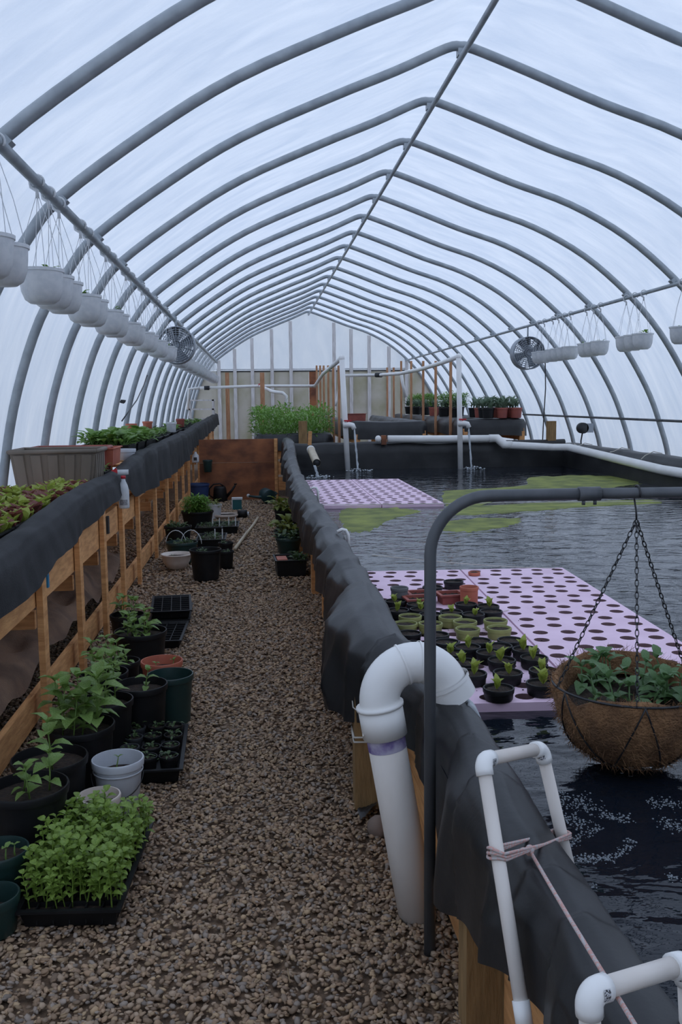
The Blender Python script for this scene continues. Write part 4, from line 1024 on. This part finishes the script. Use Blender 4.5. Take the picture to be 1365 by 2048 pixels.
for o in [o for o in bpy.data.objects if o.type == 'EMPTY' and o.get('label','').startswith('dark green oval')]:
    for q in (-0.06,0.09): MB().tube([(0.10*math.cos(a)+q,0.02,0.17+0.14*math.sin(a)) for a in [PI*i/10 for i in range(11)]],0.004,5).build('hoop_wire','white_plastic',o,world=False)
farpot(356,1052,0.15,0.22,'black planter with wire hoop and pale leaves behind the oval planter','black_plastic','dull_leaf',7,0.12)
for px, py, lab in ((424,1075,'black seed tray of dull seedlings behind the tall black pot'),(420,1052,'black seed tray of dull seedlings in the middle of the path edge'),(452,1050,'low black seed tray with a white tag at the gravel edge')):
    p = at(px,py,Z=0.08); t = thing('seed_tray', lab, 'seedling tray', (p.x,p.y,0.004)); tray_parts(t,0.30,0.50,0.09)
    for k in range(10): inst('seedling', seedling_mesh('dull_leaf',k%4), t, (U(-.1,.1),U(-.2,.2),0.06),(0,0,U(0,6)),U(0.06,0.11))
    for k in range(2): MB().box((0.04+0.08*k,-0.1,0.13),(0.012,0.002,0.11)).build('plant_tag','white_plastic',t,False,world=False)
farpot(452,1102,0.075,0.17,'small black pot beside the tall black one at the gravel edge','black_plastic','dull_leaf',3,0.07)
farpot(452,1085,0.075,0.15,'small black pot behind another small black pot','black_plastic','dull_leaf',2,0.06)
farpot(395,1022,0.20,0.22,'wide black tub of feathery green plants beside the bench','black_plastic','herb',8,0.22)
farpot(429,1008,0.10,0.20,'white pot of green leaves behind the wide black tub','white_plastic','yellow_leaf',4,0.14)
t = thing('shallow_bowl', 'wide shallow pale dish on the gravel', 'dish', (*at(452,1031,Z=0.04).xy,0.004)); pot_parts(t,0.17,0.06,'cream',0.85,0.012,0.3)
t = thing('teal_bucket', 'small teal bucket with a white rim and lid', 'bucket', (*at(475,1019,Z=0).xy,0.004))
MB().box((0,0,0.075),(0.13,0.12,0.15)).build('body','teal',t,False,world=False); MB().box((0,0,0.16),(0.155,0.14,0.025)).build('lid','white_plastic',t,False,world=False); MB().box((-0.07,0,0.09),(0.014,0.12,0.15)).build('side_strip','white_plastic',t,False,world=False)
t = thing('black_canister', 'black canister lying on its side with a white cap', 'canister', (*at(486,1036,Z=0).xy,0.0))
MB().tube([(-0.07,0,0.055),(0.06,0,0.055)],0.055,16).build('body','black_plastic',t,world=False); MB().tube([(0.06,0,0.055),(0.085,0,0.055)],0.03,12).build('cap','white_plastic',t,world=False)
def watering_can(label, c, m, rot, rose):
    t = thing('watering_can', label, 'watering can', c); t.rotation_euler = rot
    MB().lathe([(0,0),(0.11,0),(0.115,0.01),(0.10,0.20),(0.085,0.235),(0.07,0.24),(0.0,0.24)],(0,0,0),22).build('body',m,t,world=False)
    MB().tube([(0.09,0,0.06),(0.18,0,0.16),(0.24,0,0.25)],[0.026,0.018,0.015],10).build('spout',m,t,world=False)
    MB().tube([(-0.10,0,0.05),(-0.17,0,0.10),(-0.17,0,0.20),(-0.10,0,0.27),(0.0,0,0.28),(0.06,0,0.235)],0.011,8).build('handle',m,t,world=False)
    MB().lathe([(0.012,0),(0.03,0.02),(0.0,0.025)],(0,0,0),12).build('rose',rose,t,world=False).location = (0.245,0,0.255)
watering_can('dark green watering can standing upright against the plywood partition', (*at(441,1003,Z=0).xy,0.004), 'black_plastic', (0,0,0), 'black_plastic')
watering_can('teal watering can lying tipped over on the gravel', at(532,1009,Z=0)+Vector((0.06,0,0.11)), 'teal_dark', (math.radians(80),math.radians(8),math.radians(200)), 'white_plastic')
t = thing('blue_bucket', 'blue bucket standing behind the bench posts', 'bucket', (-0.93,14.55,0.004)); pot_parts(t,0.17,0.30,'blue',0.8,0.016,0.3)
t = thing('hanging_green_pot', 'dark green pot hung on the plywood partition', 'plant pot', (*at(416,944,Y=14.72).xyz,)); pot_parts(t,0.075,0.19,'green_plastic')
p = at(386,910,X=BXF+0.02); t = thing('white_jug', 'white plastic jug hung on a bench post', 'jug', (BXF+0.06,p.y,p.z-0.12))
MB().lathe([(0,0),(0.05,0),(0.055,0.02),(0.055,0.11),(0.02,0.15),(0.02,0.17),(0,0.17)],(0,0,0),16).build('body','white_plastic',t,world=False); MB().box((0,-0.056,0.06),(0.05,0.004,0.05)).build('label_patch','dark_grey',t,False,world=False)
a, b = at(470,1098,Z=0.03), at(516,1036,Z=0.02); c = a.lerp(b,0.45)
t = thing('pvc_stick', 'long pale plastic pipe lying on the gravel path', 'pipe', a)
MB().tube([a,a.lerp(c,0.97)],0.019,10).build('pipe','pvc_beige',t); MB().tube([c,c.lerp(b,0.5)+Vector((0.01,0,0)),b],0.018,10).build('pipe','pvc_beige',t); MB().tube([a.lerp(c,0.94),c],0.021,10).build('joint','pvc_beige',t)
# pots along the pond wall
farpot(577,1060,0.15,0.24,'black pot with a pale rim and leafy plants against the pond wall','green_plastic','yellow_leaf',9,0.24,0.7)
farpot(578,1076,0.13,0.22,'dark green tapered pot of leaves against the pond wall','green_plastic','dull_leaf',5,0.16,0.62)
farpot(572,1020,0.14,0.26,'dark pot of yellowing leafy stems further along the pond wall','black_plastic','yellow_leaf',9,0.28)
p = at(588,1150,Z=0); t = thing('square_planter', 'low black square planter with a brick coloured edge by the pond wall', 'planter', (0.275,8.3,0.004), None, 0.05); tray_parts(t,0.27,0.34,0.15)
for k in range(5): inst('seedling', seedling_mesh('dull_leaf',k%4), t, (U(-.02,.1),U(-.12,.12),0.10),(0,0,U(0,6)),U(0.12,0.18))
MB().box((-0.08,-0.05,0.14),(0.09,0.2,0.03)).build('brick_edge','terracotta',t,False,world=False)

# ================================================================== HANGING POTS
random.seed(81)
HP = MB().lathe([(0,0),(0.06,0),(0.085,0.018),(0.102,0.06),(0.108,0.11),(0.110,0.155),(0.117,0.157),(0.118,0.172),(0.110,0.173),(0.104,0.13)],(0,0,0),24).mesh('pot','white_plastic'); sharp(HP,45)
HS = MB().grid(lambda u,v:(0.103*v*math.cos(2*PI*u),0.103*v*math.sin(2*PI*u),0.145+0.006*nz(u*7,v*5)),16,4).mesh('soil','soil')
DROP = 0.47
HW = [MB().tube([(0.106*math.cos(a),0.106*math.sin(a),0.165),(0.06*math.cos(a),0.06*math.sin(a),0.37),(0.006*math.cos(a),0.006*math.sin(a),0.535)],0.0018,4,False).mesh('hanger_wire','white_plastic') for a in (0.4,2.0,3.5,5.1)]
HH = MB().tube([(0.0,0,0.525),(0,0,0.56),(-0.030,0,0.58)]+[(0.036*math.cos(t),0,0.605+0.034*math.sin(t)) for t in [PI*1.05-PI*1.25*i/10 for i in range(11)]],[0.010]*3+[0.006]*11,6).mesh('hook','white_plastic')
def hanging(x, zp, y, label, group, plant):
    label += (', with green leaves showing' if plant else ', no leaves showing'); t = thing('hanging_pot', label, 'hanging pot', (x,y,zp-0.605), group, PI/2*0); t.rotation_euler = (0,0,U(-.15,.15))
    inst('pot',HP,t); inst('soil',HS,t); inst('hook',HH,t)
    for h in HW: inst('hanger_wire',h,t)
    if plant: inst('seedling', seedling_mesh('kale',random.randint(0,3)), t, (U(-.04,.04),U(-.04,.04),0.14),(0,0,U(0,6)),U(0.05,0.09))
lx, lz = RX+PUR['L'][0], PUR['L'][1]-0.03; rx, rz = RX+PUR['R'][0], PUR['R'][1]-0.03
LYS = [3.72,3.98,4.22,4.96,5.22,5.48,6.12,6.40,7.10,7.42,8.16,8.50,9.25,9.60,10.4,10.7,11.5,11.85]
y = 13.3
while y < 25: LYS += [y, y+0.28, y+0.56]; y += 1.22
for y in LYS: hanging(lx, lz, y, 'white plastic hanging pot on the steel pipe above the wooden bench', 'white hanging pots above the bench', U(0,1) < 0.6)
for y in (8.75,9.05,9.98,10.22,10.46,11.26,11.5,11.74,12.35,12.6,12.85,13.1,13.5,13.75): hanging(rx, rz, y, 'white plastic hanging pot on the steel pipe above the pond', 'white hanging pots above the pond', U(0,1) < 0.5)

# ================================================================== FANS
def fan(label, c, r, hang):
    t = thing('circulation_fan', label, 'fan', c)
    def cyl(r_, y0, y1, rr, nm, m, cap=False): MB().tube([(0,y0,0),(0,y1,0)], r_, 28, cap).build(nm, m, t, world=False)
    MB().lathe([(r*0.96,-0.10),(r,-0.11),(r*1.03,-0.10),(r,0.0),(r*1.02,0.10),(r*0.97,0.10),(r*0.96,-0.10)],(0,0,0),32).build('shroud','fan_grey',t,world=False).rotation_euler = (PI/2,0,0)
    for y in (-0.11,0.11):
        gm = MB()
        for q in (0.14,0.26,0.38,0.50,0.62,0.74,0.86,0.98): gm.tube([(r*q*math.cos(2*PI*i/24),y,r*q*math.sin(2*PI*i/24)) for i in range(25)],0.0045,4,False)
        for k in range(20): a = PI*k/10; gm.tube([(0,y,0),(r*math.cos(a),y,r*math.sin(a))],0.004,4)
        gm.build('guard','fan_grey',t,world=False)
    for k in range(4):
        a = PI/2*k+0.3; d = Vector((math.cos(a),0,math.sin(a))); s_ = Vector((-math.sin(a),0.6,math.cos(a)))
        P = [d*0.05-s_*0.03, d*0.05+s_*0.03, d*r*0.9+s_*0.10, d*r*0.85-s_*0.05]; n = Vector((0,0.004,0))
        MB().add([p-n for p in P]+[p+n for p in P],[(0,1,2,3),(7,6,5,4),(0,4,5,1),(1,5,6,2),(2,6,7,3),(3,7,4,0)]).build('blade','fan_grey',t,False,world=False)
    cyl(0.055,-0.07,0.10,0,'motor','dark_grey',True)
    MB().tube([(0,0,r),(0,0,hang)],0.012,8).build('hanger_rod','galv',t,world=False)
    MB().box((0,0,r*0.72),(0.05,0.16,0.10)).build('junction_box','dark_grey',t,False,world=False)
fan('round grey circulation fan hanging above the far bench among white pots', (lx+0.05,12.55,lz-0.36), 0.24, 0.36)
fan('round grey circulation fan hanging above the pond beside white pots', (rx+0.0,14.35,rz-0.42), 0.25, 0.42)
# inflation blower on a hoop near the pond wall
p = at(1172,856,Y=14.1); t = thing('inflation_blower', 'small dark blower fixed to a hoop above the pond wall', 'blower', p)
MB().tube([(-0.05,-0.05,0),(-0.05,0.05,0)],0.085,18).build('housing','dark_grey',t,world=False); MB().box((0.06,0,0.0),(0.10,0.10,0.14)).build('motor_box','fan_grey',t,False,world=False)
MB().tube([(-0.05,0,-0.08),(-0.07,0,-0.2),(-0.06,0,-0.42)],0.012,6).build('cord','black_wire',t,world=False)
# cords
a, b = at(1091,712,Y=14.3), at(1088,840,Y=14.3)
tag(MB().tube([a,a.lerp(b,0.5)+Vector((0.02,0,0)),b,at(1086,880,Y=14.3)],0.009,6).build('fan_cord','black_wire'), 'thin dark cord hanging down from the fan above the pond', 'cord')
P = [at(x,y,X=-1.62) for x,y in ((305,730),(296,745),(288,770),(274,800),(258,822),(244,842))]
tag(MB().tube(P,0.008,6).build('fan_cord','black_wire'), 'thin dark cord looping down beside the hoops above the bench', 'cord')
def scrap(c, s_, label, seed):
    n = 9; v = []; f = []
    for i in range(n):
        a = 2*PI*i/n; r = s_*(0.6+0.6*abs(nz(i*1.7,seed))+0.25*(i%2)); v += [(c.x+r*math.cos(a),c.y+0.03*nz(i,seed),c.z+r*0.55*math.sin(a)),(c.x+r*0.9*math.cos(a),c.y+0.04,c.z+r*0.5*math.sin(a))]
    f = [tuple(2*i for i in range(n)), tuple(2*i+1 for i in reversed(range(n)))]+[(2*i,2*((i+1)%n),2*((i+1)%n)+1,2*i+1) for i in range(n)]
    tag(MB().add(v,f).build('plastic_scrap','dark_grey',smooth=False), label, 'scrap')
scrap(at(1196,594,Y=12.6), 0.12, 'torn black plastic caught on the steel pipe above the pond', 3)
scrap(at(1228,590,Y=12.2), 0.035, 'tiny black plastic shred on the pipe above the pond', 6)
scrap(at(246,803,X=-1.70), 0.055, 'torn black plastic flap stuck to a hoop above the bench', 9)

# ================================================================== SUPPLY PIPES AT THE FAR END
def valve_standpipe(label, px, xb, y, ztop, red):
    x = at(px,720,Y=y).x; t = thing('standpipe', label, 'pipe', (xb,y,0.3)); q = lambda z: x+(xb-x)*(ztop-z)/(ztop-0.4)
    MB().tube([(xb,y,0.38),(x,y,ztop)],0.040,14).build('riser','pvc',t); m_ = MB(); m_.blob((x,y,ztop),(0.047,0.047,0.05)); m_.build('top_elbow','pvc',t)
    zv = at(697,850,Y=y).z; xv = q(zv)
    MB().tube([(xv-0.03,y-0.03,zv),(xv+0.05,y-0.06,zv+0.005),(xv+0.10,y-0.07,zv-0.005),(xv+0.125,y-0.075,zv-0.06)],[0.045,0.043,0.040,0.036],12).build('outlet','pvc',t)
    MB().box((xv+0.03,y-0.06,zv+0.065),(0.11,0.03,0.02)).build('valve_handle','red',t,False); MB().tube([(xv+0.03,y-0.06,zv+0.03),(xv+0.03,y-0.06,zv+0.065)],0.012,8).build('valve_stem','red',t)
    return xv+0.125, y-0.075, zv-0.06
def stream(label, s0, seed):
    random.seed(seed); mb = MB()
    for k in range(4):
        dx = U(-.015,.02); pts = []; rr = []
        for i in range(13):
            t = i/12; pts.append((s0[0]+dx+0.05*t+0.012*nz(t*9,k,seed), s0[1]+0.012*nz(t*8,k+5,seed), s0[2]-(s0[2]-WATER)*t)); rr.append(0.011*(0.6+0.7*abs(nz(t*14,k*3,seed))))
        mb.tube(pts,rr,6)
    for k in range(46):
        a = U(0,6.28); r = U(0.02,0.22); h = U(0,0.05)*(1-r*3) if r < 0.3 else 0; s_ = U(0.005,0.012); mb.blob((s0[0]+0.05+r*math.cos(a),s0[1]+r*math.sin(a)*0.7,WATER+max(0,h)),(s_*1.6,s_,s_*0.7),3,5)
    tag(mb.build('water_stream','falling'), label, 'water', kind='stuff')
s1 = valve_standpipe('white standpipe with a red valve near the beige spout, spilling into the pond', 684, at(697,935,Y=13.75).x, 13.75, 2.19, 1)
s2 = valve_standpipe('white standpipe with a red valve in front of the seedling bed, spilling into the pond', 918, at(922,935,Y=13.75).x, 13.75, 2.20, 2)
stream('white stream of water falling beside the standpipe near the beige spout', s1, 3); stream('white stream of water falling beside the standpipe by the seedling bed', s2, 4)
def ppipe(label, pts, r=0.033, name='supply_pipe', joints=(), m='pvc'):
    t = thing(name, label, 'pipe', pts[0]); MB().tube(pts, r, 12).build('pipe', m, t)
    for j in joints: a = Vector(pts[j]); MB().blob(a,(r*1.35,r*1.35,r*1.35)).build('fitting', m, t)
    return t
x1, x2 = at(684,720,Y=13.75).x, at(918,715,Y=13.75).x
Yb = 22.0
B1 = at(630,772,Y=Yb); 
ppipe('white overhead pipe sloping from the near standpipe to the far cross pipe', [(x1,13.75,2.19),(x1-0.005,17.5,2.08),B1],0.034,joints=(2,))
C0, C1 = at(400,776,Y=Yb), at(520,772,Y=Yb)
t = ppipe('white cross pipe in front of the end wall above the bush bed', [C0,C1,B1],0.034,joints=(1,)); MB().box(C1+Vector((0,-0.05,0.03)),(0.06,0.06,0.05)).build('valve_handle','red',t,False)
MB().tube([C0,C0+Vector((-0.25,0,-0.02)),C0+Vector((-0.30,0,-0.5))],0.034,10).build('drop_pipe','pvc',t); MB().tube([C0+Vector((0.1,0,0.0)),C0+Vector((0.22,0,0))],0.05,10).build('coupling','dark_grey',t)
ppipe('short white branch pipe bending down into the leafy bushes', [C1+Vector((0,-0.04,0)),at(545,783,Y=20.6),at(566,786,Y=20.3),at(573,792,Y=20.3),at(574,825,Y=20.3)],0.036,'branch_pipe')
P = [(x2,13.75,2.20)]+[at(px,py,Y=yy) for px,py,yy in ((880,727,15.2),(840,739,17.0),(800,747,19.2),(760,750,21.6))]+[at(690,751,Y=21.8)]
t = ppipe('white overhead pipe curving back from the standpipe by the seedling bed', P,0.036); MB().tube([at(752,750,Y=21.6),at(764,750,Y=21.5)],0.055,10).build('coupling','dark_grey',t)
P = [at(678,752,Y=20),at(677,780,Y=20),at(674,802,Y=20),at(671,812,Y=20)]; ppipe('thin white hose hanging beside the row of wooden stakes', P, 0.022, 'hose')
P = [at(803,748,Y=20),at(806,768,Y=20),at(812,795,Y=20)]; ppipe('thick white hose hanging at the seedling bed stakes', P, 0.035, 'hose')
# drain pipe along the far and outer rim
zr = 1.0
def on(px, py, y): return at(px,py,Y=y)
P = [on(776,878,14.0),on(880,878,14.0),on(985,877,13.98)]
dp = thing('drain_pipe', 'thick white drain pipe lying along the far and outer pond rim', 'pipe', P[0])
MB().tube(P,0.055,16).build('pipe','pvc',dp)
Q0, Q1 = on(1018,890,13.85), on(1106,895,13.75); xq = 4.66
Q = [Q0,Q1]+[Vector((xq,yy,0.73+max(0,yy-10.3)*0.033)) for yy in (13.2,12.0,10.3,8.5,6.0,3.5)]
Q = [Q0,Q0.lerp(Q1,0.6),Q1,Vector((xq-0.02,13.45,0.838))]+Q[2:]
MB().tube(Q,0.057,16).build('pipe','pvc',dp)
MB().tube([P[2]-Vector((0.05,0,0)),P[2]+Vector((0.08,0,0)),Q0-Vector((0.06,0,0)),Q0+Vector((0.05,0,0))],[0.062,0.066,0.066,0.062],16).build('offset_bend','pvc',dp)
tag(MB().blob(on(757,878,14.0),(0.05,0.06,0.055),6,14).build('end_plug','pvc'), 'round white end cap resting on the pond rim beside the drain pipe', 'end cap')
MB().box(on(768,880,14.02),(0.07,0.10,0.14)).build('bracket','ply_dark',dp,False)
for y in (13.3,11.9,10.9): tag(MB().tube([(4.66,y,0.80+(y-10.3)*0.033),(4.72,y+0.03,0.86),(4.84,y+0.06,0.905),(4.96,y+0.08,0.88)],0.006,5).build('tie_cord','string'), 'pale cord tying the drain pipe to the outer pond rim', 'cord', 'cords on the drain pipe')
# beige spout
sp = thing('spout_pipe', 'beige spout pipe pouring into the far pond corner', 'pipe', at(627,905,Y=13.4)); a, b = at(622,899,Y=13.6), at(634,926,Y=12.6)
MB().tube([a,b],0.055,16,cap=False).build('pipe','pvc_beige',sp); MB().tube([b-(b-a).normalized()*0.01,b-(b-a).normalized()*0.02],0.05,16).build('bore_shade','dark_grey',sp); MB().tube([a,a+(b-a).normalized()*0.08],0.061,16).build('collar','pvc',sp)  # the dark disc paints the shaded hollow of the spout
stream('thin water stream dropping from the beige spout', (b.x-0.03,b.y-0.02,b.z-0.03), 7)
MB().beam((a.x-0.01,13.72,0.92),(a.x+0.0,13.7,1.12),0.05,0.03).build('prop','wood',sp,False)
# two small white pipe hooks on the rim
for px, py, lab in ((626,1000,'small white pipe hook over the pond rim by the far rafts'),(681,1034,'small white pipe hook over the pond rim in front of the far rafts')):
    y = at(px,py,X=0.52).y; z = lerp(ZC,y)+0.02
    tag(MB().tube([(0.50,y,z+0.0),(0.53,y,z+0.015),(0.555,y,z+0.010),(0.57,y,z-0.02),(0.575,y,z-0.15)],0.011,10).build('pipe_hook','pvc'), lab, 'pipe hook')

# ================================================================== FAR BEDS, STAKES AND PLANTS
random.seed(91)
def bed(label, x0, x1, y0, y1, z, water=False):
    t = thing('grow_bed', label, 'grow bed', ((x0+x1)/2,(y0+y1)/2,0))
    for (a,b) in ((x0,y0),(x1,y0),(x0,y1),(x1,y1),((x0+x1)/2,y0)): MB().box((a,b,z/2-0.1),(0.09,0.09,z-0.2)).build('leg','wood',t,False)
    for k in range(3): MB().box(((x0+x1)/2,y0-0.03,0.20+0.26*k),(x1-x0,0.035,0.22)).build('front_board','wood',t,False)
    for s_ in (x0-0.03,x1+0.03): MB().box((s_,(y0+y1)/2,z-0.25),(0.035,y1-y0,0.2)).build('side_board','wood_y',t,False)
    def dr(u,v):
        P = [(-0.02,z-0.10),(0.02,z-0.02),(0.06,z+0.01),(0.13,z),(0.17,z-0.08),(0.18,z-0.27)]
        L_ = [(x0,y1),(x0,y0),(x1,y0),(x1,y1)]; ln = [y1-y0,x1-x0,y1-y0]; s_ = u*sum(ln); i = 0
        while i < 2 and s_ > ln[i]: s_ -= ln[i]; i += 1
        a, b = Vector(L_[i]), Vector(L_[i+1]); p = a.lerp(b, min(1,s_/ln[i])); c = Vector(((x0+x1)/2,(y0+y1)/2)); n_ = [Vector((-1,0)),Vector((0,-1)),Vector((1,0))][i]
        k = v*5; j = min(int(k),4); w = k-j; d = P[j][0]+(P[j+1][0]-P[j][0])*w-0.08; zz = P[j][1]+(P[j+1][1]-P[j][1])*w
        q = p+n_*(d+0.02*nz(u*40,v*3,x0)); return (q.x,q.y,zz+0.02*nz(u*25,v*2,x1)*(1 if v > 0.2 else 0)-(0.05*abs(nz(u*14,8)) if v > 0.9 else 0))
    MB().grid(dr,120,15).build('liner','liner',t)
    MB().grid(lambda u,v:(x0+(x1-x0)*u,y0+(y1-y0)*v,z-0.09),4,4).build('bed_water' if water else 'soil','water' if water else 'soil',t)
    return t
bed('black lined grow bed holding water between the stake rows', 1.62, 2.70, 15.0, 21.5, 1.22, True)
bed('black lined grow bed of potted seedlings against the outer wall', 3.42, 4.35, 15.0, 22.5, 1.24)
bed('black lined grow bed of leafy bushes behind the plywood partition', 0.05, 1.18, 15.5, 19.0, 1.02)
t = thing('red_tub', 'square red brown tub standing in the watery grow bed', 'tub', (at(713,838,Y=15.6).x,15.6,1.13)); tray_parts(t,0.30,0.26,0.22,'redbrown')
al = MB().grid(lambda u,v:(2.18+0.36*(u-.5)*1.8*(1-0.3*abs(v-.5)),16.6+2.2*(v-.5),1.133+0.008*nz(u*7,v*9)),16,16).build('floating_algae','algae'); tag(al,'yellow green algae patch inside the watery grow bed','algae',kind='stuff')
G = 'wooden stakes along the grow beds'
for px in (902,872,847,823,803,788,775):
    y = 3.30*FPX/(px-513); y = min(y, 23.4); p = at(px,760,Y=y); zt_ = at(px,722 if px > 800 else 735,Y=y).z
    o = MB().box((p.x,y,zt_/2),(0.045,0.03,zt_)).build('wooden_stake','stakewood',None,False); tag(o,'thin upright wooden stake beside the bed of potted seedlings','stake',G+' with seedlings')
for px in (678,667,657,648,641,634):
    y = 1.42*FPX/(px-513); y = min(y,23.5); p = at(px,760,Y=y)
    zt_ = at(px,731,Y=y).z; o = MB().box((p.x,y,zt_/2),(0.042,0.035,zt_)).build('wooden_stake','stakewood',None,False); tag(o,'upright wooden stake beside the watery grow bed','stake',G+' with water')
for px, y in ((525,21),(455,23.5)):
    p = at(px,770,Y=y); zt_ = at(px,745,Y=y).z; o = MB().box((p.x,y,zt_/2),(0.10,0.05,zt_)).build('wooden_stake','stakewood',None,False); tag(o,'broad upright wooden stake holding the white cross pipe','stake','stakes under the cross pipe')
p = at(606,858,Y=15.3); o = MB().box((p.x,15.3,0.62),(0.14,0.10,1.24)).build('bed_post','treated',None,False); tag(o,'short square wooden post rising in front of the leafy bushes','post')
# leafy bushes
random.seed(95)
for k in range(15):
    x, y = 0.08+(k%3)*0.44+(0.22 if (k//3)%2 else 0)+U(-.04,.04), 15.72+(k//3)*0.56+U(-.05,.05); t = thing('herb_bush','feathery bright green bush in the bed behind the plywood partition','bush',(x,y,0.93),'feathery green bushes behind the partition',U(0,6))
    inst('foliage', seedling_mesh('herb',k%3), t, (0,0,0),(0,0,0),(0.48,0.48,U(0.48,0.66)))
# potted seedlings on the outer bed
random.seed(97)
for k in range(20):
    r_, c_ = divmod(k,3); x, y = 4.28-0.24*c_+U(-.02,.02), 15.05+0.30*r_
    if k > 13: y = 15.2+(k-13)*1.0; x = 3.5
    red = (c_ < 2 and r_ < 2) or k % 4 == 0
    t = thing('seedling_pot', 'red pot of tall grey green seedlings on the outer grow bed' if red else 'black pot of green seedlings on the outer grow bed','plant pot',(x,y,1.255),'red seedling pots on the outer bed' if red else 'black seedling pots on the outer bed')
    z = pot_parts(t,0.105,0.17,'redbrown' if red else 'black_plastic',0.82,0.014,0.15,20)
    for q in range(6): inst('seedling', seedling_mesh('upright',q%4), t, (U(-.06,.06),U(-.06,.06),z),(U(-.2,.2),U(-.2,.2),U(0,6)),U(0.15,0.26))
for k in range(5):
    y = 17.2+k*1.15; t = thing('seedling_pot','black pot of grassy green shoots beside the seedling bed stakes','plant pot',(3.75,y,1.255),'grassy pots along the seedling bed'); z = pot_parts(t,0.14,0.18,'black_plastic',0.85,0.014,0.1,18)
    for q in range(3): inst('seedling', seedling_mesh('herb',q%3), t, (U(-.08,.08),U(-.08,.08),z-0.02),(0,0,U(0,6)),U(0.28,0.36))
